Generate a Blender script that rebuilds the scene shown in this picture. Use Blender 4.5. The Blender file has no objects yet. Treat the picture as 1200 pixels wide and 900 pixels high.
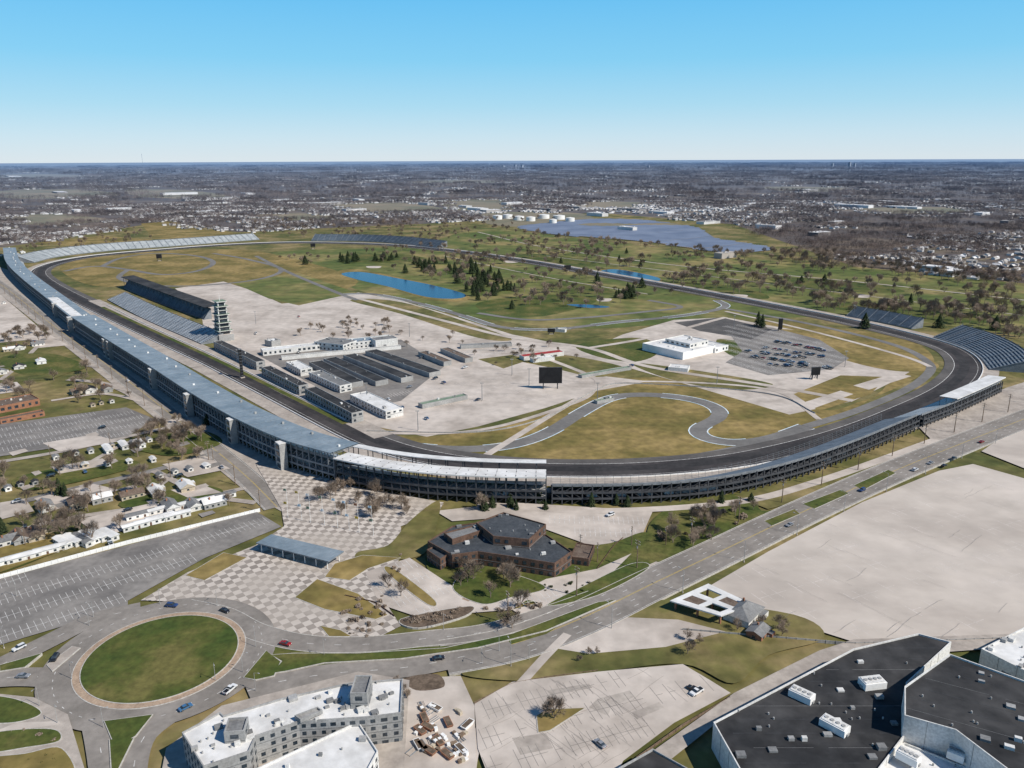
import bpy, math, random
from mathutils import Vector, Matrix, noise
from mathutils.geometry import tessellate_polygon
random.seed(7)
R=random.random
U=random.uniform
# ---------------------------------------------------------------- camera + photogrammetric survey
F=930.0; H=200.0
PITCH=math.atan(264.5/F); ROLL=math.radians(-0.24)
RM=(Matrix.Rotation(math.pi/2-PITCH,3,'X')@Matrix.Rotation(ROLL,3,'Z'))
def G(px,py,z=0.0):
    """survey point -> world position in metres at height z (single-image photogrammetry)"""
    d=RM@Vector(((px-600)/F,-(py-450)/F,-1.0))
    t=(z-H)/d.z
    return Vector((d.x*t,d.y*t,z))
def G2(p,z=0.0):
    v=G(p[0],p[1],z); return Vector((v.x,v.y))
cam=bpy.data.cameras.new('camera'); co=bpy.data.objects.new('camera',cam)
bpy.context.scene.collection.objects.link(co)
co.location=(0,0,H); co.rotation_euler=RM.to_euler()
cam.sensor_width=36; cam.lens=F/1200*36; cam.clip_end=120000; cam.clip_start=1
bpy.context.scene.camera=co
# ---------------------------------------------------------------- materials
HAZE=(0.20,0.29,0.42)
MATS={}
def M(name,c1,c2=None,s=0.03,c3=None,fine=1.2,fa=0.18,rough=0.92,haze=False,metal=0.0,lo=0.38,hi=0.62,spec=0.25,streak=None):
    m=bpy.data.materials.new(name); m.use_nodes=True; nt=m.node_tree; N=nt.nodes; L=nt.links
    b=N['Principled BSDF']; b.inputs['Roughness'].default_value=rough; b.inputs['Metallic'].default_value=metal
    b.inputs['Specular IOR Level'].default_value=spec
    g=N.new('ShaderNodeNewGeometry'); pos=g.outputs['Position']
    if c2 is None: c2=tuple(x*0.8 for x in c1)
    n=N.new('ShaderNodeTexNoise'); n.inputs['Scale'].default_value=s; n.inputs['Detail'].default_value=8; n.inputs['Roughness'].default_value=0.62
    if streak:
        mp=N.new('ShaderNodeMapping'); mp.inputs['Rotation'].default_value=(0,0,streak[0]); mp.inputs['Scale'].default_value=(1,streak[1],1)
        L.new(pos,mp.inputs['Vector']); L.new(mp.outputs[0],n.inputs['Vector'])
    else: L.new(pos,n.inputs['Vector'])
    r=N.new('ShaderNodeValToRGB'); L.new(n.outputs['Fac'],r.inputs[0])
    r.color_ramp.elements[0].position=lo; r.color_ramp.elements[0].color=(*c1,1)
    r.color_ramp.elements[1].position=hi; r.color_ramp.elements[1].color=(*c2,1)
    if c3:
        e=r.color_ramp.elements.new((lo+hi)/2); e.color=(*c3,1)
    n2=N.new('ShaderNodeTexNoise'); n2.inputs['Scale'].default_value=fine; n2.inputs['Detail'].default_value=4
    L.new(pos,n2.inputs['Vector'])
    mr=N.new('ShaderNodeMapRange'); mr.inputs['From Min'].default_value=0.3; mr.inputs['From Max'].default_value=0.7
    mr.inputs['To Min'].default_value=1-fa; mr.inputs['To Max'].default_value=1+fa
    L.new(n2.outputs['Fac'],mr.inputs[0])
    vm=N.new('ShaderNodeVectorMath'); vm.operation='SCALE'
    L.new(r.outputs[0],vm.inputs[0]); L.new(mr.outputs[0],vm.inputs['Scale'])
    out=vm.outputs[0]
    if haze:  # aerial haze painted into the base colour, stronger with distance from the origin
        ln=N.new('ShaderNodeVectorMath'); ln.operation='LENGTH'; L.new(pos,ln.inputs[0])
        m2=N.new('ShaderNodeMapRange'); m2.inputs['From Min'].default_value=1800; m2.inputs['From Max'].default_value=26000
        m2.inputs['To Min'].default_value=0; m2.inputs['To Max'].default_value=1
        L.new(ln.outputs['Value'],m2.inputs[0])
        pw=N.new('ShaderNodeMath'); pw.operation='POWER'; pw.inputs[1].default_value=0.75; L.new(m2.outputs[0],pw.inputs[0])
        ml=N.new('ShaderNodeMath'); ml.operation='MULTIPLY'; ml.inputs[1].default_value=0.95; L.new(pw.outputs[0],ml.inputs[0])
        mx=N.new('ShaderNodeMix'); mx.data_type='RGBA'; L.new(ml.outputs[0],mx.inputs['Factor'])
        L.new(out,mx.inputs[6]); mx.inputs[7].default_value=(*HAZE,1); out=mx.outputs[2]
    L.new(out,b.inputs['Base Color'])
    MATS[name]=m; return m
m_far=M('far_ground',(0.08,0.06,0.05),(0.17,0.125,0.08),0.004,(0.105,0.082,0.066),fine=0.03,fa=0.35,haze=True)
m_lawn=M('lawn',(0.075,0.085,0.022),(0.25,0.19,0.085),0.014,(0.145,0.128,0.042),fine=0.12,fa=0.28)
m_green=M('green_grass',(0.048,0.074,0.014),(0.14,0.125,0.038),0.03,(0.08,0.092,0.02),fine=0.4,fa=0.25)
m_golf=M('golf_grass',(0.075,0.105,0.024),(0.25,0.20,0.08),0.008,(0.13,0.138,0.04),fine=0.05,fa=0.28)
m_dry=M('dry_grass',(0.13,0.11,0.03),(0.30,0.215,0.082),0.016,(0.205,0.153,0.05),fine=0.15,fa=0.26)
m_conc=M('concrete',(0.39,0.335,0.285),(0.57,0.50,0.435),0.02,(0.50,0.435,0.375),fine=0.12,fa=0.13)
m_conc2=M('gravel_lot',(0.45,0.39,0.335),(0.57,0.50,0.435),0.008,(0.525,0.46,0.395),fine=0.05,fa=0.10,streak=(0.9,2))
m_pave=M('pavement',(0.33,0.285,0.245),(0.44,0.385,0.33),0.08,fine=0.4,fa=0.13)
m_road=M('road_asphalt',(0.20,0.178,0.155),(0.28,0.25,0.22),0.04,fine=0.4,fa=0.11)
m_asph=M('old_asphalt',(0.165,0.152,0.14),(0.26,0.238,0.215),0.03,fine=0.3,fa=0.14)
m_dark=M('dark_asphalt',(0.075,0.07,0.068),(0.12,0.11,0.10),0.05,fine=0.5,fa=0.15)
m_track=M('track_asphalt',(0.036,0.032,0.032),(0.068,0.06,0.058),0.03,fine=0.3,fa=0.14)
m_groove=M('tyre_rubbered_asphalt',(0.028,0.026,0.026),(0.05,0.046,0.045),0.05,fine=0.4,fa=0.14)
m_apron=M('track_apron',(0.085,0.078,0.073),(0.13,0.118,0.108),0.03,fine=0.3,fa=0.12)
m_rcourse=M('road_course_asphalt',(0.15,0.142,0.132),(0.21,0.198,0.185),0.03,fine=0.3,fa=0.1)
m_brick_ring=M('brick_paving',(0.33,0.235,0.165),(0.42,0.31,0.22),0.2)
m_mulch=M('mulch',(0.09,0.065,0.045),(0.17,0.125,0.09),0.4)
m_kerb=M('kerb_concrete',(0.42,0.39,0.35),(0.5,0.47,0.42),0.3)
m_white=M('white_paint',(0.74,0.73,0.70),(0.84,0.83,0.80),0.1,fa=0.05,rough=0.6)
m_line=M('road_paint',(0.45,0.43,0.40),(0.70,0.68,0.64),0.3,fa=0.2)
m_fline=M('faded_paint',(0.48,0.43,0.38),(0.64,0.58,0.53),0.1,fa=0.2)
m_yel=M('yellow_paint',(0.45,0.33,0.08),(0.6,0.42,0.08),0.5)
m_lblue=M('kerb_paint',(0.45,0.6,0.68),(0.78,0.80,0.80),0.15)
m_roofb=M('blue_grey_roof',(0.20,0.25,0.285),(0.29,0.34,0.37),0.05,fine=0.3,fa=0.1,rough=0.55,metal=0.2)
m_roofw=M('white_roof',(0.58,0.565,0.535),(0.77,0.755,0.725),0.08,fine=0.3,fa=0.08,rough=0.7)
m_roofk=M('black_roof',(0.026,0.026,0.027),(0.058,0.056,0.055),0.04,fine=0.15,fa=0.32,rough=0.85)
m_roofg=M('grey_roof',(0.16,0.16,0.16),(0.23,0.228,0.222),0.1)
m_roofbr=M('brown_shingle',(0.12,0.085,0.065),(0.17,0.13,0.10),0.3)
m_steel=M('steel_structure',(0.16,0.175,0.19),(0.23,0.245,0.26),0.2,rough=0.6)
m_dsteel=M('dark_structure',(0.045,0.048,0.054),(0.08,0.083,0.09),0.2,rough=0.7)
m_seat=M('aluminium_seating',(0.30,0.325,0.34),(0.42,0.44,0.45),0.1,rough=0.5)
m_seatb=M('blue_seating',(0.11,0.14,0.17),(0.17,0.205,0.24),0.1)
m_glass=M('window_glass',(0.02,0.03,0.04),(0.05,0.065,0.08),0.3,rough=0.12,spec=0.6)
m_brick=M('dark_brick',(0.10,0.062,0.045),(0.15,0.09,0.065),0.3)
m_slate=M('slate_roof',(0.045,0.052,0.06),(0.075,0.082,0.09),0.2)
m_rbrick=M('orange_brick',(0.28,0.13,0.08),(0.34,0.17,0.10),0.2)
m_wall=M('painted_wall',(0.58,0.565,0.53),(0.70,0.685,0.65),0.1)
m_gwall=M('grey_wall',(0.28,0.275,0.265),(0.38,0.375,0.36),0.1)
m_tan=M('tan_wall',(0.42,0.36,0.27),(0.5,0.43,0.33),0.1)
m_red=M('red_roof',(0.30,0.035,0.035),(0.38,0.055,0.05),0.2)
m_lgreen=M('green_roof',(0.16,0.22,0.16),(0.22,0.28,0.2),0.2)
m_black=M('black_panel',(0.012,0.012,0.014),(0.02,0.02,0.022),0.2,rough=0.5)
m_wood=M('timber',(0.16,0.11,0.075),(0.22,0.16,0.11),0.3)
m_bark=M('bark',(0.19,0.145,0.11),(0.30,0.235,0.18),0.5)
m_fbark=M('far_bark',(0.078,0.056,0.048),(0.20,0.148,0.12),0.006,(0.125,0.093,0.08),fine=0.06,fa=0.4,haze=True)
m_pine=M('pine_needles',(0.016,0.03,0.012),(0.042,0.056,0.022),0.5)
m_leaf=M('evergreen_leaf',(0.025,0.042,0.014),(0.062,0.075,0.03),0.6)
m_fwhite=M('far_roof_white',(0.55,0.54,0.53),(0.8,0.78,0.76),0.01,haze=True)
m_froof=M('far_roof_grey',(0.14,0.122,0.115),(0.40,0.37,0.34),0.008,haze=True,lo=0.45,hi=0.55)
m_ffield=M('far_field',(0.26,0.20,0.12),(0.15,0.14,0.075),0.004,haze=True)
m_solar=M('solar_panel',(0.12,0.145,0.20),(0.175,0.205,0.27),0.012,rough=0.35)
m_tyre=M('tyre_rubber',(0.015,0.015,0.015),(0.03,0.03,0.03),1)
def water(name,c):
    m=bpy.data.materials.new(name); m.use_nodes=True; nt=m.node_tree; b=nt.nodes['Principled BSDF']
    b.inputs['Base Color'].default_value=(*c,1); b.inputs['Roughness'].default_value=0.15
    b.inputs['Specular IOR Level'].default_value=0.08
    n=nt.nodes.new('ShaderNodeTexNoise'); n.inputs['Scale'].default_value=0.3; bp=nt.nodes.new('ShaderNodeBump'); bp.inputs['Strength'].default_value=0.6
    g=nt.nodes.new('ShaderNodeNewGeometry'); nt.links.new(g.outputs['Position'],n.inputs['Vector'])
    nt.links.new(n.outputs['Fac'],bp.inputs['Height']); nt.links.new(bp.outputs[0],b.inputs['Normal']); return m
m_water=water('pond_water',(0.01,0.055,0.125))
def checker(name,ang,tile):
    m=bpy.data.materials.new(name); m.use_nodes=True; nt=m.node_tree; N=nt.nodes; L=nt.links; b=N['Principled BSDF']
    b.inputs['Roughness'].default_value=0.9; b.inputs['Specular IOR Level'].default_value=0.2
    g=N.new('ShaderNodeNewGeometry'); mp=N.new('ShaderNodeMapping'); mp.inputs['Rotation'].default_value=(0,0,ang); mp.inputs['Location'].default_value=(0,0,0.37)
    L.new(g.outputs['Position'],mp.inputs['Vector'])
    mp.inputs['Scale'].default_value=(1,1,0)
    c=N.new('ShaderNodeTexChecker'); c.inputs['Scale'].default_value=1.0/tile
    c.inputs['Color1'].default_value=(0.57,0.505,0.44,1); c.inputs['Color2'].default_value=(0.25,0.215,0.185,1)
    L.new(mp.outputs[0],c.inputs['Vector'])
    n=N.new('ShaderNodeTexNoise'); n.inputs['Scale'].default_value=0.035; n.inputs['Detail'].default_value=6; L.new(g.outputs['Position'],n.inputs['Vector'])
    mr=N.new('ShaderNodeMapRange'); mr.inputs['From Min'].default_value=0.38; mr.inputs['From Max'].default_value=0.6; mr.inputs['To Min'].default_value=0.05; mr.inputs['To Max'].default_value=0.75
    L.new(n.outputs['Fac'],mr.inputs[0])
    mx=N.new('ShaderNodeMix'); mx.data_type='RGBA'; L.new(mr.outputs[0],mx.inputs['Factor']); L.new(c.outputs['Color'],mx.inputs[6]); mx.inputs[7].default_value=(0.43,0.375,0.32,1)
    L.new(mx.outputs[2],b.inputs['Base Color']); return m
NORTH=G2((100,360))-G2((280,480)); NA=math.atan2(NORTH.y,NORTH.x)
EASTA=NA-math.pi/2
UE=Vector((math.cos(EASTA),math.sin(EASTA))); UN=Vector((math.cos(NA),math.sin(NA)))
m_check=checker('checkered_paving',-NA,3.8)
# ---------------------------------------------------------------- mesh builder
def link(o,parent=None):
    bpy.context.scene.collection.objects.link(o)
    if parent: o.parent=parent
    return o
class MB:
    def __init__(s): s.v=[]; s.f=[]; s.m=[]; s.mats=[]
    def mi(s,mat):
        if mat not in s.mats: s.mats.append(mat)
        return s.mats.index(mat)
    def face(s,pts,mat):
        i=len(s.v); s.v+=[tuple(p) for p in pts]; s.f.append(tuple(range(i,i+len(pts)))); s.m.append(s.mi(mat))
    def hexa(s,b,t,mat,top=None):
        k=len(b); i=len(s.v); s.v+=[tuple(p) for p in b]+[tuple(p) for p in t]
        a=s.mi(mat); tt=s.mi(top or mat)
        for j in range(k):
            s.f.append((i+j,i+(j+1)%k,i+k+(j+1)%k,i+k+j)); s.m.append(a)
        s.f.append(tuple(range(i+k,i+2*k))); s.m.append(tt)
        s.f.append(tuple(range(i+k-1,i-1,-1))); s.m.append(a)
    def box(s,c,u,lx,ly,z0,z1,mat,top=None):
        ux=Vector((math.cos(u),math.sin(u))); vx=Vector((-ux.y,ux.x)); c=Vector((c[0],c[1]))
        q=[c-ux*lx/2-vx*ly/2,c+ux*lx/2-vx*ly/2,c+ux*lx/2+vx*ly/2,c-ux*lx/2+vx*ly/2]
        s.hexa([(p.x,p.y,z0) for p in q],[(p.x,p.y,z1) for p in q],mat,top)
    def tube(s,a,b,r0,r1,mat,n=6):
        a=Vector(a); b=Vector(b); d=(b-a).normalized(); x=d.orthogonal().normalized(); y=d.cross(x)
        B=[a+(x*math.cos(k*2*math.pi/n)+y*math.sin(k*2*math.pi/n))*r0 for k in range(n)]
        T=[b+(x*math.cos(k*2*math.pi/n)+y*math.sin(k*2*math.pi/n))*r1 for k in range(n)]
        s.hexa(B,T,mat)
    def prism(s,poly,z0,z1,wall,top=None):
        n=len(poly); i=len(s.v)
        s.v+=[(p[0],p[1],z0) for p in poly]+[(p[0],p[1],z1) for p in poly]
        a=s.mi(wall); t=s.mi(top or wall)
        for j in range(n):
            s.f.append((i+j,i+(j+1)%n,i+n+(j+1)%n,i+n+j)); s.m.append(a)
        for tri in tessellate_polygon([[Vector((p[0],p[1],0)) for p in poly]]):
            s.f.append(tuple(i+n+k for k in tri)); s.m.append(t)
    def mesh(s,name):
        me=bpy.data.meshes.new(name); me.from_pydata(s.v,[],s.f)
        for m in s.mats: me.materials.append(m)
        me.polygons.foreach_set('material_index',s.m); me.update(); return me
    def obj(s,name,parent=None,loc=None,rz=0):
        o=bpy.data.objects.new(name,s.mesh(name))
        if loc is not None: o.location=loc
        o.rotation_euler=(0,0,rz)
        return link(o,parent)
def area(p): return sum(p[i].x*p[(i+1)%len(p)].y-p[(i+1)%len(p)].x*p[i].y for i in range(len(p)))/2
def cr(P,closed=False,n=8):
    out=[]; k=len(P)
    P=[Vector((p[0],p[1])) for p in P]
    for i in range(k if closed else k-1):
        if closed: a,b,c,d=P[(i-1)%k],P[i],P[(i+1)%k],P[(i+2)%k]
        else: a=P[i-1] if i>0 else P[0]*2-P[1]; b=P[i]; c=P[i+1]; d=P[i+2] if i+2<k else P[-1]*2-P[-2]
        for j in range(n):
            t=j/n
            out.append(0.5*((2*b)+(c-a)*t+(2*a-5*b+4*c-d)*t*t+(3*b-a-3*c+d)*t**3))
    if not closed: out.append(P[-1])
    return out
def inside(p,poly):
    c=False; n=len(poly); j=n-1
    for i in range(n):
        a=poly[i]; b=poly[j]
        if (a[1]>p[1])!=(b[1]>p[1]) and p[0]<(b[0]-a[0])*(p[1]-a[1])/(b[1]-a[1])+a[0]: c=not c
        j=i
    return c
ZL=[0.02]
def nz(): ZL[0]+=0.004; return ZL[0]
def gpoly(P,smooth=False,n=6):
    if smooth: P=cr(P,True,n)
    q=[G2(p) for p in P]
    if area(q)<0: q.reverse()
    return q
def sheet_w(name,q,mat):
    z=nz(); mb=MB()
    mb.v=[(p.x,p.y,z) for p in q]; mb.mi(mat)
    for t in tessellate_polygon([[Vector((p.x,p.y,0)) for p in q]]):
        a,b,c=[q[k] for k in t]
        if (b-a).cross(c-a)<0: t=(t[0],t[2],t[1])
        mb.f.append(tuple(t)); mb.m.append(0)
    return mb.obj(name)
def sheet(name,P,mat,smooth=False): return sheet_w(name,gpoly(P,smooth),mat)
def resample(path,step):
    out=[path[0]]; acc=0
    for i in range(len(path)-1):
        a,b=path[i],path[i+1]; l=(b-a).length
        if l<1e-6: continue
        t=step-acc
        while t<=l: out.append(a+(b-a)*(t/l)); t+=step
        acc=l-(t-step)
    if (out[-1]-path[-1]).length>step*0.3: out.append(path[-1])
    return out
def gpath(P,step=6,n=10,smooth=True):
    q=[G2(p) for p in (cr(P,False,n) if smooth else P)]
    return resample(q,step)
def relax(p,k):
    for _ in range(k):
        p=[p[0]]+[(p[i-1]+p[i]*2+p[i+1])/4 for i in range(1,len(p)-1)]+[p[-1]]
    return p
def normals(p):
    o=[]
    for i in range(len(p)):
        t=(p[min(i+1,len(p)-1)]-p[max(i-1,0)]).normalized(); o.append(Vector((-t.y,t.x)))
    return o
def offset(p,d): return [a+n*d for a,n in zip(p,normals(p))]
def strip(mb,path,d0,d1,z,mat,z1=None):
    a=offset(path,d0); b=offset(path,d1)
    if z1 is None: z1=z
    for i in range(len(path)-1):
        mb.face([(a[i].x,a[i].y,z),(a[i+1].x,a[i+1].y,z),(b[i+1].x,b[i+1].y,z1),(b[i].x,b[i].y,z1)],mat)
def ribbon(name,path,w,mat,lines=None,dash=None,kerb=False,yellow=False):
    mb=MB(); strip(mb,path,w/2,-w/2,nz(),mat); z=nz()
    if lines:
        for s in (1,-1): strip(mb,path,s*(w/2-0.7)+lines/2,s*(w/2-0.7)-lines/2,z,m_line)
    if yellow: strip(mb,path,0.32,0.14,z,m_yel); strip(mb,path,-0.14,-0.32,z,m_yel)
    if dash:
        for off in dash:
            o=offset(path,off); o=resample(o,3.0)
            for i in range(0,len(o)-2,4):
                d=(o[i+1]-o[i]).normalized(); n=Vector((-d.y,d.x))*0.12
                mb.face([(*(o[i]-n),z),(*(o[i+1]-n),z),(*(o[i+1]+n),z),(*(o[i]+n),z)],m_line)
    if kerb:
        for s in (1,-1): sweep(mb,path,[(s*w/2,0),(s*w/2,z+0.13),(s*(w/2+0.35),z+0.13),(s*(w/2+0.35),0)],m_kerb)
    return mb.obj(name)
def sweep(mb,path,prof,mat,closed=False):
    rows=[[(p.x,p.y,z) for p in offset(path,d)] for d,z in prof]
    m=len(rows)
    for k in range(m if closed else m-1):
        a,b=rows[k],rows[(k+1)%m]
        for i in range(len(path)-1): mb.face([a[i],a[i+1],b[i+1],b[i]],mat)
def island(name,P,mat,smooth=True,edge=0.4):
    q=gpoly(P,smooth) if not isinstance(P[0],Vector) else P
    z=nz()
    mb=MB(); mb.prism([(p.x,p.y) for p in q],0,z+0.13,m_kerb)
    n=len(q); inn=[]
    for i in range(n):
        t=(q[(i+1)%n]-q[i-1]).normalized(); inn.append(q[i]+Vector((-t.y,t.x))*edge)
    zz=z+0.16; i0=len(mb.v); mb.v+=[(p.x,p.y,zz) for p in inn]; mi=mb.mi(mat)
    for t in tessellate_polygon([[Vector((p.x,p.y,0)) for p in inn]]): mb.f.append(tuple(i0+k for k in t)); mb.m.append(mi)
    return mb.obj(name)
def marks(name,P,a,b,row=17,stall=2.8,ln=5.2,w=0.2,mat=None,prob=1.0):
    q=gpoly(P); o=G2(a); u=(G2(b)-o).normalized(); v=Vector((-u.y,u.x)); z=nz(); mb=MB()
    for r in range(-40,41):
        for k in range(-120,121):
            c=o+u*k*stall+v*r*row
            if not(inside(c+v*ln,q) and inside(c-v*ln,q)) or R()>prob: continue
            h=u*w/2
            mb.face([(*(c-h-v*ln),z),(*(c+h-v*ln),z),(*(c+h+v*ln),z),(*(c-h+v*ln),z)],mat or m_line)
            d=c+u*stall
            if inside(d+v*ln,q) and inside(d-v*ln,q):
                n=v*0.1; mb.face([(*(c-n),z+.002),(*(d-n),z+.002),(*(d+n),z+.002),(*(c+n),z+.002)],mat or m_line)
    if mb.f: return mb.obj(name)
# ================================================================ GROUND
mb=MB(); rad=[0,500,1000,2000,4000,8000,16000,32000,70000]; ns=64
mb.v=[(0,0,0)]
for r_ in rad[1:]:
    for k in range(ns): mb.v.append((r_*math.cos(k*2*math.pi/ns),r_*math.sin(k*2*math.pi/ns),0))
mb.mi(m_far)
for k in range(ns): mb.f.append((0,1+k,1+(k+1)%ns)); mb.m.append(0)
for j in range(len(rad)-2):
    for k in range(ns):
        a=1+j*ns+k; b=1+j*ns+(k+1)%ns; mb.f.append((a,a+ns,b+ns,b)); mb.m.append(0)
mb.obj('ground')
BOUND=[(-260,300),(0,290),(60,282),(175,262),(280,272),(500,262),(600,256),(700,249),(860,263),(1000,312),(1200,332),(1500,360),(1900,900),(1200,1300),(0,1300),(-800,900)]
sheet('speedway_lawn',BOUND,m_lawn)
sheet('golf_course_grass',[(320,296),(480,288),(560,268),(640,275),(900,305),(1200,335),(1250,395),(1100,380),(980,372),(840,375),(700,385),(600,378),(500,360),(420,340),(380,322)],m_golf,True)
for P in [[(560,300),(640,298),(700,310),(640,312)],[(760,330),(860,335),(900,350),(800,345)],[(560,355),(640,345),(700,352),(640,370),(580,368)],[(960,355),(1100,362),(1180,378),(1050,374)],[(400,300),(470,298),(500,305),(430,308)],[(640,330),(700,335),(720,345),(660,342)],[(900,325),(1000,330),(1060,342),(950,340)]]:
    sheet('fairway',P,m_green,True)
for P in [[(590,305),(605,304),(610,307),(595,308)],[(700,350),(716,350),(714,353),(702,353)],[(1000,345),(1020,346),(1016,349),(1002,348)],[(860,345),(876,346),(872,349),(860,348)],[(430,312),(446,312),(444,314),(432,314)]]:
    sheet('sand_bunker',P,m_conc,True)
sheet('field',[(165,262),(200,259),(285,275),(240,279),(180,280)],m_dry)
sheet('field',[(40,285),(120,276),(180,281),(100,290)],m_dry)
FIELDS=[[(0,224),(90,222),(140,229),(20,233)],[(150,222),(230,224),(280,233),(170,231)],[(380,240),(470,238),(520,246),(430,250)],[(520,236),(590,234),(600,246),(535,246)],[(570,250),(680,250),(690,266),(580,264)],[(690,236),(760,238),(740,244),(680,243)],[(900,219),(990,220),(1010,224),(920,224)],[(1010,244),(1120,243),(1140,249),(1030,250)],[(0,205),(60,204),(120,208),(0,210)],[(480,212),(560,211),(600,214),(500,215)],[(0,255),(60,251),(130,258),(40,264)],[(300,252),(360,250),(400,256),(330,258)]]
for P in FIELDS: sheet('field',P,m_ffield,True)
# ---- infield
sheet('infield_grass',[(70,312),(130,298),(260,292),(330,300),(420,330),(330,350),(200,335),(110,335)],m_dry,True)
sheet('infield_turf',[(430,512),(520,510),(640,485),(700,452),(760,442),(860,450),(960,480),(1010,470),(1060,450),(1095,425),(1060,398),(930,378),(880,385),(1000,420),(1040,450),(960,500),(850,535),(720,549),(600,545),(500,530)],m_dry,True)
sheet('infield_paddock',[(205,338),(262,330),(300,342),(330,356),(370,352),(420,343),(470,352),(530,370),(600,392),(640,400),(690,410),(700,440),(760,447),(700,458),(640,478),(560,500),(500,512),(440,500),(300,430),(240,395),(235,360)],m_conc)
sheet('infield_green',[(272,331),(350,320),(418,343),(350,358),(315,350)],m_golf)
sheet('infield_green',[(410,352),(470,354),(560,382),(600,398),(560,396),(470,368)],m_lawn,True)
sheet('infield_east_lot',[(730,392),(790,375),(850,372),(960,392),(1010,408),(1085,425),(1045,448),(1000,470),(925,486),(820,455),(740,432),(690,440),(660,420),(700,405)],m_conc)
sheet('infield_green',[(676,404),(750,396),(772,412),(745,424),(700,418)],m_green,True)
sheet('infield_green',[(600,420),(660,416),(735,432),(700,442),(650,432)],m_lawn,True)
sheet('infield_green',[(740,426),(800,432),(905,450),(860,457),(790,446)],m_lawn,True)
sheet('infield_green',[(840,398),(890,404),(900,412),(860,418)],m_green,True)
sheet('infield_green',[(905,386),(990,395),(1090,422),(1093,434),(1050,435),(1000,425),(950,408)],m_dry,True)
sheet('infield_lot',[(845,378),(905,384),(960,398),(995,420),(975,433),(900,440),(850,425),(870,412)],m_asph)
sheet('infield_lot',[(790,378),(845,372),(905,386),(880,398),(820,388)],m_dark)
sheet('infield_green',[(560,421),(600,416),(620,422),(590,432)],m_lawn)
sheet('infield_green',[(930,462),(985,440),(1040,442),(1020,462),(960,482)],m_dry)
sheet('gravel_mound',[(935,474),(985,458),(1000,462),(950,480)],m_conc)
sheet('gravel_mound',[(1000,452),(1050,437),(1068,441),(1018,457)],m_conc)
sheet('garage_apron',[(300,415),(470,398),(520,430),(470,470),(420,480)],m_asph)
marks('lot_markings',[(845,378),(905,384),(960,398),(995,420),(975,433),(900,440),(850,425)],(900,410),(960,425),row=18,w=0.4)
marks('lot_markings',[(480,415),(600,400),(640,410),(560,425)],(500,420),(600,405),row=20,w=0.4)
marks('lot_markings',[(440,465),(540,480),(640,470),(690,445),(640,440),(520,440)],(480,470),(600,450),row=24,w=0.35,mat=m_fline,prob=.6)
def pond(P):
    cx=sum(q[0] for q in P)/len(P); cy=sum(q[1] for q in P)/len(P)
    sheet('pond_bank',[((x-cx)*1.06+cx,(y-cy)*1.2+cy) for x,y in P],m_dry,True)
    sheet('pond',P,m_water,True)
pond([(400,321),(425,319),(470,327),(510,335),(545,345),(535,350),(500,348),(455,336),(420,328)])
pond([(703,318),(725,316),(770,325),(768,330),(735,328),(708,324)])
pond([(664,357),(690,357),(715,360),(690,361)])
def rc(P,w=13,edge=True,mat=None):
    p=relax(gpath(P,6),6); mb=MB(); strip(mb,p,w/2,-w/2,nz(),mat or m_rcourse)
    z=nz()
    if edge:
        for s in (1,-1):
            a=offset(p,s*w/2); b=offset(p,s*(w/2+0.9))
            for i in range(len(p)-1):
                if (i//6)%3!=2 : mb.face([(*a[i],z),(*a[i+1],z),(*b[i+1],z),(*b[i],z)],m_lblue)
    mb.obj('road_course')
rc([(425,505),(470,521),(540,527),(600,522),(645,506),(680,484),(720,465),(770,463),(820,470),(845,482),(838,493),(816,502),(822,513),(860,520),(905,514),(945,500)],13)
rc([(840,352),(850,360),(800,370),(720,378),(650,386),(590,384),(545,371),(500,358),(440,345),(400,345)],11)
rc([(560,367),(620,375),(690,372),(760,365),(800,360),(760,352)],9,False)
rc([(300,300),(340,320),(400,345),(420,352)],9,False)
rc([(75,318),(110,312),(150,316),(190,322),(230,318),(250,308),(230,300),(180,297),(140,303),(120,312)],11,False)
rc([(150,316),(140,326),(170,334),(230,335),(300,328),(330,316),(290,304),(250,297)],10,False)
rc([(480,528),(600,548),(720,547),(850,529),(945,502)],9,False)
rc([(945,500),(1000,483),(1060,458),(1088,438),(1088,425),(1050,405),(950,380),(850,362)],9,False)
for P,w in [([(420,350),(520,376),(600,396),(690,408),(760,430),(900,452),(1000,470)],8),([(690,408),(760,396),(850,372)],7),([(560,540),(640,490),(700,452),(690,440),(640,420)],6),([(430,508),(560,505),(680,470),(720,448),(900,456),(960,492)],5),([(850,365),(950,388),(1060,418),(1090,430)],6),([(520,300),(640,325),(760,345)],3),([(640,300),(800,320),(1000,345),(1200,370)],3),([(560,272),(640,290),(800,312),(1000,330),(1200,352)],5)]:
    ribbon('service_road',relax(gpath(P,8),3),w,m_conc)
# ---- the oval track
OV=[(255,426),(330,464),(400,500),(440,519),(480,532),(540,543),(600,549.5),(680,552),(760,550),(850,542),(930,526),(1000,506),(1060,482),(1110,458),(1133,436),(1130,420),(1108,406),(1050,390),(980,374),(900,358),(800,339),(700,321),(620,307),(560,298),(510,292),(460,287.5),(400,285),(330,284.5),(260,287.5),(200,292),(130,298),(85,304),(55,312),(45,320),(54,330),(80,345),(130,369),(180,392),(255,426)]
pov=relax(gpath(OV,8,12),10)
mb=MB(); strip(mb,pov,-13,-27,nz(),m_pave); mb.obj('track_service_strip')
mb=MB(); z=nz(); strip(mb,pov,12,-13,z,m_track); z=nz(); strip(mb,pov,11.6,11.1,z,m_line); strip(mb,pov,-9,-9.3,z,m_line); strip(mb,pov,7,-2,z,m_groove)
z=nz(); strip(mb,pov,20,12,z,m_apron)
mb.obj('race_track')
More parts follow.
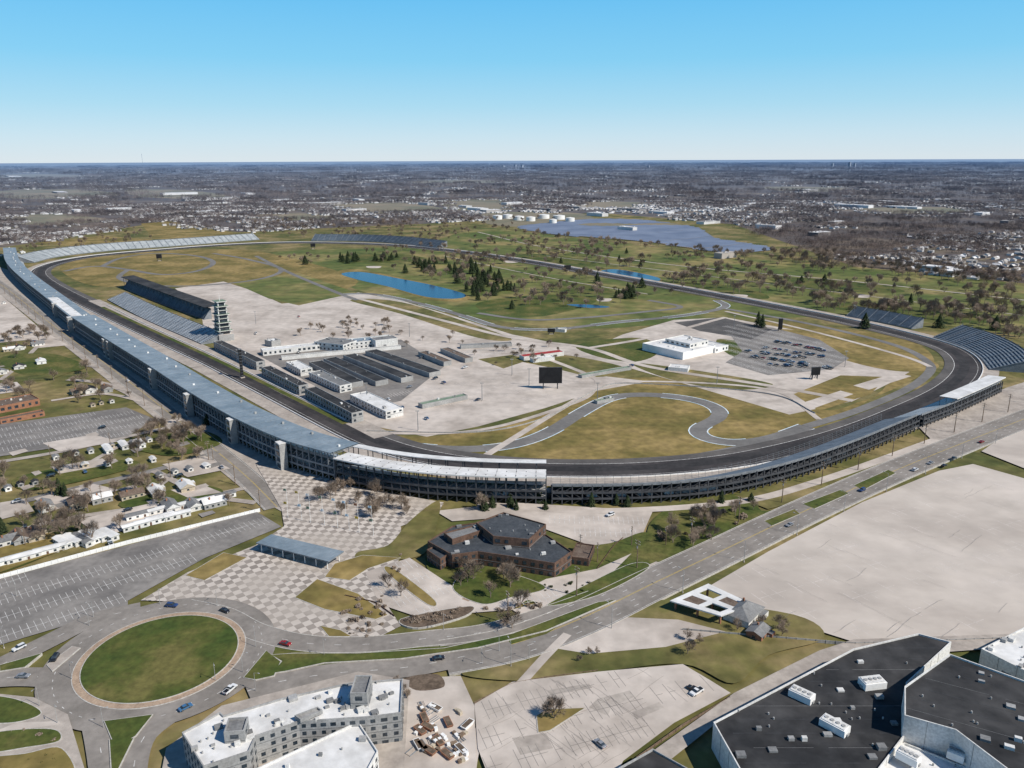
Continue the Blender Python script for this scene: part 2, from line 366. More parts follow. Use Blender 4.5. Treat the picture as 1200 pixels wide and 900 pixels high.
mb=MB(); sweep(mb,pov,[(-13,0),(-13,1.2),(-13.6,1.2),(-13.6,0)],m_white); mb.obj('retaining_wall')
ribbon('pit_lane',relax(gpath([(110,352),(180,384),(262,420),(340,460),(410,492),(450,512)],8),3),16,m_pave)
ribbon('pit_grass_strip',relax(gpath([(120,360),(180,388),(258,424),(335,462),(405,497)],8),3),5,m_green)
mb=MB(); sweep(mb,relax(gpath([(125,358),(180,385),(258,421),(335,459),(405,493)],8),3),[(0,0),(0,1.1),(0.5,1.1),(0.5,0)],m_white); mb.obj('pit_wall')
# ================================================================ WEST
sheet('stadium_apron',[(-40,300),(14,318),(90,385),(180,450),(280,518),(340,550),(420,572),(520,592),(500,600),(330,600),(290,578),(200,505),(100,425),(0,345)],m_pave)
sheet('gravel_lot',[(-40,330),(0,345),(60,396),(0,402),(-60,400)],m_conc)
sheet('gravel_lot',[(0,405),(50,400),(95,432),(60,445),(0,450)],m_lawn)
sheet('gravel_lot',[(30,395),(58,392),(80,405),(45,408)],m_conc)
sheet('side_street',[(0,450),(20,448),(30,458),(0,462)],m_conc)
groad=relax(gpath([(-80,280),(0,333),(60,380),(120,424),(180,470),(240,518),(290,560),(325,595)],6),3)
ribbon('georgetown_road',groad,15,m_road,lines=0.2,yellow=True,kerb=True)
for P,w,m in [([(-20,545),(80,528),(180,505),(215,498)],6,m_pave),([(-20,600),(80,575),(180,552),(255,530)],7,m_asph),([(-20,640),(60,612),(200,590),(290,572)],5,m_pave),([(80,445),(130,452),(185,480)],7,m_pave),([(60,470),(120,462),(165,470)],5,m_conc),([(60,390),(20,430),(0,446)],5,m_pave),([(180,552),(240,580),(300,590)],5,m_pave),([(-20,668),(60,645),(120,625)],5,m_conc),([(60,570),(110,540),(150,518)],4,m_pave),([(110,625),(160,590),(200,560)],4,m_pave),([(0,430),(60,424),(120,432)],4,m_pave)]:
    ribbon('side_street',gpath(P,6),w,m)
LOTA=[(-60,506),(148,478),(182,492),(150,512),(-60,545)]
sheet('parking_lot',LOTA,m_asph); marks('parking_lot_markings',LOTA,(0,520),(150,492),row=17,w=0.2)
LOTB=[(-40,690),(300,600),(330,618),(240,655),(150,705),(150,712),(0,757),(-60,775)]
sheet('parking_lot',LOTB,m_asph); marks('parking_lot_markings',LOTB,(0,705),(290,617),row=17.5,w=0.17)
sheet('parking_lot',[(-40,360),(0,372),(30,388),(-10,396)],m_conc)
for P in [[(0,420),(60,415),(100,432),(30,440)],[(150,520),(230,505),(260,520),(200,535)],[(20,560),(130,540),(160,548),(40,575)],[(140,590),(230,570),(260,580),(180,600)],[(0,655),(80,635),(60,650),(0,672)]]:
    sheet('yard_grass',P,m_green,True)
for P in [[(40,585),(110,568),(140,575),(60,600)],[(90,610),(180,590),(230,598),(120,630)],[(50,520),(110,510),(140,518),(70,530)],[(190,545),(240,535),(270,550),(220,560)],[(0,590),(30,585),(40,600),(0,610)],[(200,575),(240,570),(260,578),(220,584)],[(60,548),(120,538),(130,545),(70,556)]]:
    sheet('driveway',P,m_conc)
for _ in range(26):
    x=U(0,250); y=U(515,650)-x*.14; w_=U(8,20); sheet('driveway',[(x,y),(x+w_,y-w_*.25),(x+w_+4,y-w_*.25+3),(x+5,y+4)],random.choice([m_pave,m_conc,m_asph]))
sheet('yard_grass',[(0,640),(60,625),(90,640),(0,672)],m_dry)
# ---- plaza
PLAZA=[(300,545),(345,550),(420,572),(520,590),(515,600),(470,618),(470,655),(440,690),(470,735),(440,750),(400,757),(330,742),(250,708),(165,705),(220,672),(300,640),(333,618),(330,598)]
sheet('checkered_plaza',PLAZA,m_check)
sheet('parking_lot',[(510,600),(600,590),(765,600),(745,645),(690,640),(600,607),(530,612)],m_conc)
marks('parking_lot_markings',[(600,598),(765,601),(745,642),(690,638),(640,615)],(650,610),(760,612),row=15,w=0.2)
sheet('plaza_lawn',[(480,612),(513,588),(513,612),(497,650),(452,658),(420,658),(420,648),(455,640)],m_lawn,True)
island('plaza_lawn',[(217,676),(262,649),(290,655),(240,682)],m_dry,False)
island('plaza_lawn',[(345,702),(372,680),(420,697),(455,722),(440,728),(380,716)],m_dry,False)
island('plaza_lawn',[(375,735),(400,740),(412,748),(385,748)],m_dry,False)
island('plaza_lawn',[(380,678),(392,662),(425,652),(470,655),(432,668),(410,682)],m_dry,False)
sheet('office_lawn',[(500,650),(560,640),(700,640),(760,625),(800,655),(700,690),(640,705),(560,712),(520,700)],m_green,True)
sheet('parking_lot',[(428,672),(480,655),(530,688),(580,698),(640,690),(600,716),(550,720),(500,728),(452,712),(440,700)],m_conc)
sheet('driveway',[(600,716),(700,690),(790,650),(770,662),(700,700),(620,728)],m_conc)
sheet('parking_lot',[(600,700),(640,680),(700,668),(740,650),(700,690),(640,710)],m_conc)
marks('parking_lot_markings',[(428,672),(480,655),(530,688),(560,705),(500,728),(440,700)],(450,690),(520,670),row=15,w=0.2)
marks('parking_lot_markings',[(580,712),(640,690),(700,690),(640,715),(600,722)],(600,712),(690,690),row=30,w=0.2)
island('planting_bed',[(452,672),(462,668),(510,705),(500,710)],m_dry)
island('planting_bed',[(530,690),(560,660),(590,670),(640,690),(600,702),(565,710)],m_green)
ribbon('footpath',gpath([(545,705),(565,690),(590,670),(600,655)],4),4,m_brick_ring)
island('planting_bed',[(470,727),(550,712),(545,724),(490,738)],m_mulch)
island('planting_bed',[(640,712),(700,700),(760,668),(740,662),(680,690)],m_green)
sheet('verge_green',[(760,618),(800,590),(880,580),(900,600),(1010,560),(1130,520),(1000,575),(850,635),(770,660)],m_green,True)
sheet('verge_green',[(860,582),(1000,545),(1100,512),(1140,505),(1060,545),(930,590),(900,598)],m_lawn)
ribbon('service_road',gpath([(560,592),(700,600),(860,590),(960,565),(1100,515),(1190,480)],6),7,m_conc)
sheet('stadium_concourse',[(1075,500),(1180,455),(1260,430),(1260,470),(1120,520),(1090,515)],m_pave)
for P in [[(895,612),(930,598),(938,604),(905,618)],[(940,592),(985,575),(995,580),(955,598)],[(1000,570),(1040,552),(1050,556),(1012,576)]]: island('planting_bed',P,m_green,False)
BIGLOT=[(832,688),(900,648),(1010,590),(1100,553),(1140,545),(1300,590),(1400,760),(1000,754),(940,735)]
sheet('gravel_lot',BIGLOT,m_conc2); marks('parking_lot_markings',BIGLOT,(900,700),(1100,640),row=19,stall=5.6,w=0.25,mat=m_fline,prob=.5)
sheet('gravel_lot',[(1150,530),(1200,495),(1330,480),(1400,600),(1300,590)],m_conc2)
sheet('gravel_lot',[(660,762),(740,722),(800,725),(850,750),(760,768)],m_conc)
sheet('lot_corner_grass',[(540,790),(640,760),(740,715),(790,705),(930,722),(965,750),(900,770),(860,803),(800,780),(700,790),(620,800)],m_lawn,True)
sheet('gravel_lot',[(640,760),(730,725),(795,728),(850,742),(780,760),(690,768)],m_conc)
# ---- 16th street
s16=relax(gpath([(520,772),(600,757),(680,727),(760,688),(850,645),(950,597),(1060,548),(1200,492),(1400,415)],6),3)
ribbon('sixteenth_street',s16,24,m_road,lines=0.2,yellow=True,dash=[4,8,-4,-8],kerb=True)
upper=relax(gpath([(215,712),(262,722),(300,742),(360,756),(430,757),(500,750),(570,742),(650,718),(700,700)],4),2)
sheet('road_median_base',[(230,715),(300,745),(400,765),(540,758),(700,705),(640,745),(520,780),(420,790),(320,798),(290,790),(300,765)],m_green)
ribbon('sixteenth_street',upper,11,m_road,dash=[0],kerb=True)
lower=relax(gpath([(290,812),(330,800),(400,790),(470,785),(540,772),(600,757)],4),2)
ribbon('sixteenth_street',lower,13,m_road,dash=[0],kerb=False)
ribbon('side_street',gpath([(0,782),(60,752),(110,728),(165,715)],4),12,m_road,dash=[0],kerb=False)
ribbon('side_street',gpath([(-30,800),(30,795),(80,800),(110,820)],4),12,m_road,dash=[0])
ribbon('main_street',gpath([(100,815),(112,850),(122,905),(125,960)],4),9,m_road,dash=[0])
ribbon('main_street',gpath([(235,822),(190,848),(162,880),(150,960)],4),9,m_road,dash=[0])
ribbon('crane_avenue',relax(gpath([(545,960),(560,860),(600,815),(640,770),(665,745)],5),3),4,m_conc)
RC=G2((190,771))
def circ(c,r,n=72): return [c+Vector((math.cos(k*2*math.pi/n),math.sin(k*2*math.pi/n)))*r for k in range(n)]
sheet_w('roundabout_road',circ(RC,46),m_road)
z=nz(); mb=MB(); cc=circ(RC,40,144)
for i in range(0,144,3):
    d=(cc[(i+1)%144]-cc[i]).normalized(); n=Vector((-d.y,d.x))*0.12; mb.face([(*(cc[i]-n),z),(*(cc[i]+d*1.6-n),z),(*(cc[i]+d*1.6+n),z),(*(cc[i]+n),z)],m_line)
mb.obj('lane_markings')
island('roundabout_apron',circ(RC,33.5),m_brick_ring)
ZL[0]+=0.2
island('roundabout_island',circ(RC,30.5),m_green)
island('splitter_island',[(285,797),(312,765),(330,778),(322,795),(300,800)],m_green,False)
island('splitter_island',[(318,770),(345,768),(420,768),(520,762),(600,745),(700,708),(722,706),(640,742),(560,762),(470,775),(380,780),(335,790),(318,792),(330,778)],m_green,False)
island('splitter_island',[(0,782),(50,768),(30,785),(0,790)],m_green,False)
island('splitter_island',[(62,790),(95,762),(85,760),(55,782)],m_pave,False)
island('splitter_island',[(122,848),(180,840),(160,866),(135,880)],m_green,False)
island('splitter_island',[(128,870),(158,868),(140,905),(130,905)],m_green,False)
sheet('civic_lawn',[(-40,812),(40,820),(80,840),(100,905),(-40,910)],m_pave)
island('planting_bed',[(-20,820),(20,822),(50,838),(20,850),(-20,848)],m_green)
island('planting_bed',[(-20,866),(20,858),(66,858),(70,872),(30,880),(-20,886)],m_green)
island('planting_bed',[(-20,894),(30,886),(74,880),(84,920),(-20,920)],m_dry)
sheet('footpath',[(-30,870),(20,850),(70,848),(72,852),(25,858),(-30,880)],m_conc)
LOTC=[(556,828),(600,802),(700,790),(800,781),(832,800),(856,815),(790,850),(730,895),(700,960),(590,960),(560,880)]
sheet('parking_lot',LOTC,m_conc)
for P in [[(690,832),(700,822),(738,812),(742,820),(716,832),(712,842)],[(600,868),(640,862),(648,880),(610,888)],[(740,838),(772,826),(778,832),(746,846)],[(640,812),(690,804),(694,809),(646,818)]]: sheet('asphalt_patch',P,m_pave)
marks('parking_lot_markings',LOTC,(600,860),(780,815),row=14,stall=2.8,w=0.18,mat=m_asph,prob=0.75)
island('planting_bed',[(628,842),(640,834),(686,833),(645,860),(630,862)],m_dry,False)
sheet('driveway',[(860,815),(960,765),(1000,752),(1200,745),(1200,760),(1000,775),(960,790),(840,850),(740,930),(700,930)],m_pave)
sheet('construction_yard',[(440,800),(540,795),(556,830),(560,960),(430,960)],m_conc)
sheet('bare_soil',[(474,798),(512,793),(520,808),(488,812)],m_mulch,True)
sheet('hotel_grounds',[(180,960),(195,880),(260,830),(420,790),(480,800),(470,960)],m_pave)
mb=MB(); z=nz()
for _ in range(90):
    big_=_<40
    q=gpoly([(832,688),(1010,590),(1100,553),(1290,600),(1300,750),(1000,754),(940,735)]) if big_ else gpoly(LOTC)
    c=G2((U(840,1200),U(560,750))) if big_ else G2((U(560,850),U(785,900)))
    a=NA+random.choice([0,math.pi/2])+U(-.06,.06); p=c
    for s in range(random.randint(3,9)):
        d=Vector((math.cos(a+U(-.25,.25)),math.sin(a+U(-.25,.25)))); e=p+d*4
        if not (inside(p,q) and inside(e,q)): break
        n=Vector((-d.y,d.x))*0.045; mb.face([(*(p-n),z),(*(e-n),z),(*(e+n),z),(*(p+n),z)],m_asph); p=e
mb.obj('pavement_cracks')
# ================================================================ GRANDSTANDS
def grandstand(name,foot,h,depth,roof=None,rh=0,step=8,rooflen=None,seat=None,front=2.0,dk=None):
    p=foot; mb=MB(); st=m_steel if dk is None else dk; fa=m_gwall if dk is None else dk
    n=normals(p)
    sweep(mb,p,[(3,h),(depth,front),(depth,front-0.5),(3,h-0.6)],seat or m_seat,True)
    sweep(mb,p,[(2.6,h+1.1),(3.0,h+1.1),(3.0,h-0.6),(2.6,h-0.6)],m_steel,True)
    for zc,dd in ((h*0.34,depth*0.55),(h*0.67,depth*0.3)):
        sweep(mb,p,[(0.5,zc),(dd,zc),(dd,zc-0.5),(0.5,zc-0.5)],m_gwall if roof else st,True)
        sweep(mb,p,[(0.3,zc+0.8),(0.5,zc+0.8),(0.5,zc-0.5),(0.3,zc-0.5)],fa if not roof or dk else m_steel,True)
    k=max(1,int(step/ (p[1]-p[0]).length))
    for i in range(0,len(p),k):
        a=p[i]; nn=n[i]; ang=math.atan2(nn.y,nn.x)
        for o,top in ((0.8,h+ (rh-h if roof else 0.8)),(depth*0.28,h-(h-front)*0.28),(depth*0.55,h-(h-front)*0.55),(depth*0.8,h-(h-front)*0.8)):
            c=a+nn*o; mb.box(c,ang,0.7,0.7,0,top,st)
        A=a+nn*0.8; Bq=a+nn*depth*0.55
        mb.tube((A.x,A.y,h-0.8),(Bq.x,Bq.y,0.5),0.25,0.25,st,4)
        if R()<.6:
            c=a+nn*(depth*.45); mb.box(c,ang,6,U(3,7),0,h*.3,random.choice([m_gwall,m_brick,m_steel,m_dsteel]))
        if R()<.45:
            c=a+nn*(depth*.2); mb.box(c,ang,4,U(3,8),h*.34+.01,h*.6,random.choice([m_gwall,m_dsteel,m_wall]))
        if i+k<len(p):
            C=p[i+k]+n[i+k]*0.8
            mb.tube((A.x,A.y,0.3),(C.x,C.y,h*0.34),0.16,0.16,st,4); mb.tube((A.x,A.y,h*0.67),(C.x,C.y,h*0.34),0.16,0.16,st,4)
            mb.tube((A.x,A.y,h*0.67),(C.x,C.y,h),0.16,0.16,st,4)
        if roof:
            D=a+nn*(rooflen*0.6); mb.tube((D.x,D.y,h-(h-front)*0.6*rooflen/depth),(D.x,D.y,rh-0.5),0.3,0.3,st,5)
            E=a+nn*rooflen; mb.tube((A.x,A.y,rh-1.8),(E.x,E.y,rh-2.2),0.2,0.2,st,4)
    if roof:
        sweep(mb,p,[(-1.5,rh),(rooflen,rh-1.2),(rooflen,rh-1.8),(-1.5,rh-0.8)],roof,True)
        for i in range(0,len(p)-1,2):
            a=p[i]-n[i]*1.5; b=p[i]+n[i]*rooflen
            mb.tube((a.x,a.y,rh+0.06),(b.x,b.y,rh-1.1),0.10,0.10,m_gwall if roof is m_roofw else roof,4)
            if roof is m_roofb and i%6==0:
                c=p[i]+n[i]*U(5,rooflen-4); mb.box(c,math.atan2(n[i].y,n[i].x),1.6,1.2,rh-1.0,rh+.6,random.choice([m_gwall,m_roofw]))
    return mb.obj(name)
def fpath(P,st=6,k=5): return relax(gpath(P,st),k)
fw=fpath([(88,391),(130,420),(180,454),(225,486),(275,518),(335,548),(392,566)])
grandstand('grandstand',fw,15,34,m_roofb,21,step=12,rooflen=24)
ft4=fpath([(6,300),(10,318),(28,338),(56,362),(86,388)])
grandstand('grandstand',ft4,13,30,m_roofb,18,step=12,rooflen=22)
fw1=fpath([(394,568),(440,578),(500,586),(570,590.5),(643,592)])
grandstand('grandstand',fw1,13,30,m_roofw,18.5,step=10,rooflen=14,dk=m_dsteel)
fs=fpath([(647,592),(720,592),(800,588),(860,580),(930,563),(1000,538),(1078,504)])
grandstand('grandstand',fs,11.5,27,None,0,step=6,dk=m_dsteel,seat=m_seatb)
fe=fpath([(1082,502),(1115,489),(1148,474),(1174,461)])
grandstand('grandstand',fe,10,24,None,15,step=8,dk=m_dsteel)
mb=MB(); fe2=fe[len(fe)*1//3:]; sweep(mb,fe2,[(-1,15),(13,14),(13,13.5),(-1,14.3)],m_roofw,True)
for i in range(0,len(fe2),2):
    for o in (.5,12): c=fe2[i]+normals(fe2)[i]*o; mb.tube((c.x,c.y,6),(c.x,c.y,13.9),.25,.25,m_steel,5)
mb.obj('grandstand_canopy')
mb=MB(); sweep(mb,fpath([(60,364),(90,389)]),[(-2,18.3),(10,17.9),(10,17.5),(-2,17.9)],m_roofw,True); mb.obj('roof_panel')
mb=MB(); sweep(mb,fw1,[(18,20),(25,19.4),(25,19.0),(18,19.6)],m_roofw,True)
nn1=normals(fw1)
for i in range(0,len(fw1),2):
    for o in (19,24): a=fw1[i]+nn1[i]*o; mb.tube((a.x,a.y,4),(a.x,a.y,19.1),0.3,0.3,m_dsteel,5)
mb.obj('grandstand_canopy')
def bleacher(name,P,h,depth,mat=None,step=5,rows=12,wall=None):
    p=fpath(P,step,3); mb=MB(); prof=[]
    for r_ in range(rows):
        d=depth*r_/rows; z0=1.5+(h-1.5)*r_/rows; prof+= [(d,z0),((d+depth/rows),z0),((d+depth/rows),z0+(h-1.5)/rows)]
    sweep(mb,p,prof,mat or m_seat)
    sweep(mb,p,[(0,0),(0,1.6)],wall or m_steel); sweep(mb,p,[(depth,h),(depth,0)],wall or m_steel)
    n=normals(p)
    for i in range(0,len(p),3):
        a=p[i]; t=Vector((n[i].y,-n[i].x))*0.5; b=a+n[i]*depth
        mb.face([(*(a-t),1.75),(*(a+t),1.75),(*(b+t),h+0.3),(*(b-t),h+0.3)],m_steel)
        mb.tube((b.x,b.y,0),(b.x,b.y,h+1.5),0.25,0.25,m_steel,4)
    for i in (0,-1):
        a=p[i]; b=a+n[i]*depth; mb.face([(*a,0),(*b,0),(*b,h),(*a,1.5)],wall or m_steel)
    mb.obj(name)
bleacher('bleachers',[(40,308),(70,301),(130,294),(200,289),(305,281)],15,34)
bleacher('bleachers',[(365,282.5),(420,283),(470,286),(512,291)],15,32,m_seatb)
bleacher('bleachers',[(1094,396),(1122,405),(1146,418),(1160,434)],14,36,m_seatb)
bleacher('bleachers',[(992,371),(1030,378),(1068,386)],12,20,m_seatb)
bleacher('bleachers',[(126,352),(170,375),(236,404)],10,26)
bleacher('bleachers',[(145,338),(190,357),(240,375)],14,10,m_seatb)
mb=MB(); sweep(mb,fpath([(140,337),(190,357),(238,376)],6,2),[(4,17),(24,18),(24,17.5),(4,16.5)],m_roofk,True)
for q in fpath([(146,336),(190,354),(238,372)],14,1): mb.tube((q.x,q.y,0),(q.x,q.y,17),0.4,0.4,m_steel,5)
mb.obj('grandstand_canopy')
for x,y in [(66,372),(84,390),(126,418),(131,421),(181,456),(223,488),(274,520),(332,550)]:
    c=G2((x,y)); a=NA
    mb=MB(); mb.box((0,0),0,6,5,0,19,m_gwall,m_roofw)
    for k in range(4): mb.box((0,-2.6),0,4.5,0.5,2+k*4.4,4.6+k*4.4,m_glass); mb.box((0,2.6),0,4.5,0.5,2+k*4.4,4.6+k*4.4,m_glass)
    mb.box((5.2,0),0,3.4,4,0,17,m_gwall,m_roofg)
    for k in range(5): mb.box((5.2,0),0,3.8,4.5,1.5+k*3.4,1.9+k*3.4,m_steel)
    mb.box((0,0),0,6.6,5.6,19,19.5,m_wall)
    mb.obj('stair_tower',None,(c.x,c.y,0),a)
# ================================================================ BUILDINGS
def rect(A,B,w,h):
    a=G2(A,h); b=G2(B,h); u=(b-a).normalized(); n=Vector((-u.y,u.x))
    return [a,b,b+n*w,a+n*w]
def wrect(A,e,n_): a=G2(A); return [a,a+UE*e,a+UE*e+UN*n_,a+UN*n_]
def building(name,q,h,wall,roof,win=None,floors=1,bay=4.0,par=0.7,units=0,z0=0,seams=False):
    if not isinstance(q[0],Vector): q=[G2(p,h) for p in q]
    if area(q)<0: q=q[::-1]
    mb=MB(); n=len(q)
    mb.prism([(p.x,p.y) for p in q],z0,h-par,wall,roof)
    inn=[]
    for i in range(n):
        e1=(q[i]-q[i-1]).normalized(); e2=(q[(i+1)%n]-q[i]).normalized()
        b=(Vector((-e1.y,e1.x))+Vector((-e2.y,e2.x))); b=b/max(0.35,b.length_squared/2)
        inn.append(q[i]+b*0.4)
    for i in range(n):
        j=(i+1)%n; o=[q[i],q[j],inn[j],inn[i]]
        mb.hexa([(p.x,p.y,h-par) for p in o],[(p.x,p.y,h) for p in o],wall)
    if win:
        fh=(h-par-z0)/floors
        for i in range(n):
            a,b=q[i],q[(i+1)%n]; l=(b-a).length
            if l<bay*1.2: continue
            u=(b-a)/l; o=Vector((u.y,-u.x)); k=int(l/bay); ang=math.atan2(u.y,u.x)
            for fl in range(floors):
                for j in range(k):
                    if R()<.07: continue
                    c=a+u*(l*(j+0.5)/k)+o*0.02
                    mb.box(c,ang,l/k*random.choice([.4,.4,.55]),0.16,z0+fl*fh+fh*0.34,z0+fl*fh+fh*0.78,win)
                if fl: mb.box((a+b)/2+o*.02,ang,l,.12,z0+fl*fh,z0+fl*fh+.25,m_roofg)
    if wall is m_wall and not win and h>8:
        for i in range(n):
            a,b=q[i],q[(i+1)%n]; l=(b-a).length; u=(b-a)/l; o=Vector((u.y,-u.x)); ang=math.atan2(u.y,u.x)
            for j in range(1,int(l/7)):
                c=a+u*j*7+o*0.03; mb.box(c,ang,0.2,0.1,z0,h-.1,m_gwall)
                if R()<.35: c=a+u*(j*7+3.5)+o*0.04; mb.box(c,ang,3.4,0.12,0.3,4.2,m_roofg)
    c=sum(q,Vector((0,0)))/n
    ang=math.atan2((q[1]-q[0]).y,(q[1]-q[0]).x)
    rad_=max((v-c).length for v in q)
    for k in range(units):
        for _ in range(20):
            pnt=c+Vector((U(-1,1),U(-1,1)))*rad_*0.8
            if inside(pnt,inn): break
        else: continue
        if R()<.5:
            sx=U(1.2,3.2); mb.box(pnt,ang,sx,sx*U(.5,.9),h-par,h-par+U(0.6,1.6),random.choice([m_gwall,m_wall,m_roofg]))
        else: mb.tube((*pnt,h-par),(*pnt,h-par+.8),.3,.3,m_gwall,8)
    if seams:
        for k in range(-30,31):
            for t in range(-20,20):
                a=c+Vector((math.cos(ang),math.sin(ang)))*t*5+Vector((-math.sin(ang),math.cos(ang)))*k*7; b=a+Vector((math.cos(ang),math.sin(ang)))*5
                if inside(a,inn) and inside(b,inn) and R()<.85: mb.box((a+b)/2,ang,5,.1,h-par,h-par+.03,m_roofg if k%3==0 else m_dsteel)
    return mb.obj(name)
B=building
B('hotel_building',[(213,858),(258,834),(262,838),(330,818),(408,800),(472,795),(470,835),(430,840),(350,845),(300,862),(292,880),(262,890),(238,898)],13,m_gwall,m_roofw,m_glass,4,3.2,units=60)
B('hotel_building',[(290,905),(420,845),(443,880),(400,960),(300,960)],10,m_wall,m_roofw,m_glass,3,3.4,units=14)
B('stair_tower_block',rect((410,812),(430,812),10,19),19,m_gwall,m_roofg,m_glass,5,5)
B('stair_tower_block',rect((262,858),(286,856),7,17),17,m_gwall,m_roofg,m_glass,5,5)
B('entrance_canopy',[(345,838),(372,828),(378,832),(352,843)],14.5,m_gwall,m_gwall,z0=13)
B('factory_building',[(836,846),(1000,760),(1076,742),(1115,752),(1063,800),(1060,862),(985,960),(900,960)],11,m_wall,m_roofk,None,units=40,seams=True)
B('factory_building',[(1060,804),(1113,766),(1230,808),(1330,960),(1250,960),(1186,905),(1120,855),(1060,838)],19,m_wall,m_roofk,None,units=26,seams=True)
B('factory_annex',[(968,905),(1060,870),(1150,905),(1200,960),(940,960)],9,m_wall,m_roofw,None,units=20)
B('factory_annex',[(1150,760),(1200,735),(1260,760),(1230,800)],9,m_wall,m_roofw,None,units=24)
B('warehouse',[(715,905),(765,877),(815,905),(790,960),(700,960)],7,m_gwall,m_roofk)
for A_,Bb,w in [((924,808),(950,820),4.5),((960,842),(990,858),4.5),((1015,803),(1040,800),5),((1110,880),(1130,888),4),((1050,880),(1075,893),4)]:
    q=rect(A_,Bb,w,13); mb=MB(); c=sum(q,Vector((0,0)))/4; u=q[1]-q[0]; a=math.atan2(u.y,u.x)
    L_=u.length; mb.box(c,a,L_,w,10.35,13,m_white); mb.box(c,a,L_*0.9,w*0.8,13,13.3,m_wall); mb.box(c,a,L_*1.1,w*0.3,10.35,11.2,m_gwall)
    for k in range(4): mb.tube((*(c+u*(k-1.5)*.22),13.3),(*(c+u*(k-1.5)*.22),13.55),.7,.7,m_gwall,10)
    mb.obj('rooftop_air_handler')
B('office_building',[(501,634),(530,616),(560,612),(600,628),(640,626),(670,646),(650,660),(600,652),(560,646),(530,650)],8.5,m_brick,m_slate,m_glass,2,4,units=16)
B('office_building',[(558,612),(590,600),(640,614),(620,632),(578,628)],13,m_brick,m_slate,m_glass,3,4,units=10)
B('office_building',[(520,624),(560,614),(568,620),(530,632)],11,m_brick,m_roofg,m_glass,2,4,units=2)
B('office_building',[(500,644),(514,637),(530,646),(516,655)],7,m_brick,m_slate,m_glass,2,3)
B('office_annex',rect((668,652),(690,655),16,5),5,m_brick,m_roofbr,m_glass,1,3)
mb=MB(); q=[G2(p,6) for p in [(300,636),(318,626),(403,646),(385,658)]]
mb.prism([(p.x,p.y) for p in (q if area(q)>0 else q[::-1])],5.4,6,m_steel,m_roofb)
for i in range(7):
    for e in (0.12,0.88):
        a=q[0].lerp(q[3],(i+.3)/6.6); b=q[1].lerp(q[2],(i+.3)/6.6); c=a.lerp(b,e); mb.tube((c.x,c.y,0),(c.x,c.y,5.4),0.25,0.25,m_white,6)
for i in range(1,24):
    a=q[0].lerp(q[3],i/24); b=q[1].lerp(q[2],i/24); mb.tube((*a,6.02),(*b,6.02),0.06,0.06,m_roofb,4)
mb.obj('ticket_canopy')
mb=MB(); q=[G2(p,5.5) for p in [(785,704),(830,684),(882,708),(845,722)]]
def cell(s0,s1,t0,t1): return [q[0].lerp(q[1],t).lerp(q[3].lerp(q[2],t),s) for s,t in ((s0,t0),(s0,t1),(s1,t1),(s1,t0))]
for s0,s1,t0,t1,m_ in [(0,.12,0,1,m_white),(.12,.88,0,.16,m_white),(.12,.88,.84,1,m_white),(.88,1,0,1,m_white),(.12,.88,.42,.58,m_white),(.45,.55,.16,.42,m_white),(.45,.55,.58,.84,m_white),(.12,.45,.16,.42,m_tan),(.55,.88,.58,.84,m_tan)]:
    c=cell(s0,s1,t0,t1); c=c if area(c)>0 else c[::-1]; o=0.12 if m_ is m_tan else 0
    mb.prism([(p.x,p.y) for p in c],5.0+o,5.6-o,m_wall,m_roofw if m_ is m_white else m_roofbr)
for s in (.06,.5,.94):
    for t in (.08,.5,.92):
        c=cell(s,s,t,t)[0]; mb.box(c,EASTA,.8,.8,0,5.0,m_rbrick)
mb.obj('filling_station_canopy')
def gable(name,c,ang,lx,ly,h,rh,wall,roof,extra=True,hip=0.0):
    mb=MB(); mb.box((0,0),0,lx,ly,0,h,wall)
    e=0.5; X=lx/2+e; Y=ly/2+e; r=lx/2+e-hip
    A=[(-X,-Y,h),(X,-Y,h),(X,Y,h),(-X,Y,h)]; t0=(-r,0,h+rh); t1=(r,0,h+rh)
    mb.face([A[0],A[1],t1,t0],roof); mb.face([A[2],A[3],t0,t1],roof)
    mb.face([A[1],A[2],t1],roof if hip else wall); mb.face([A[3],A[0],t0],roof if hip else wall)
    mb.face([(x,y,h-0.02) for x,y,_ in A[::-1]],wall)
    k=max(2,int(lx/3.2))
    for j in range(k):
        x=-lx/2+lx*(j+0.5)/k
        for s in (1,-1):
            if j==k//2 and s==-1: mb.box((x,s*ly/2),0,1.1,0.12,0,2.1,m_brick)
            else: mb.box((x,s*ly/2),0,1.3,0.12,1,2.2,m_glass)
    for s in (1,-1): mb.box((s*lx/2,0),0,0.12,1.4,1,2.2,m_glass)
    if extra: mb.box((lx*0.2,ly*0.15),0,0.8,0.8,h,h+rh+0.7,m_rbrick)
    if extra and R()<.5: mb.box((lx*.3,-ly/2-1.2),0,lx*.35,2.4,0,h*.8,wall,roof)
    return mb.obj(name,None,(c[0],c[1],0.1),ang)
gable('filling_station_shop',G2((871,724)),EASTA+0.2,16,12,4,3.2,m_wall,m_roofg,hip=6)
gable('brick_shed',G2((888,745)),EASTA+0.2,9,7,3,1.5,m_rbrick,m_roofg)
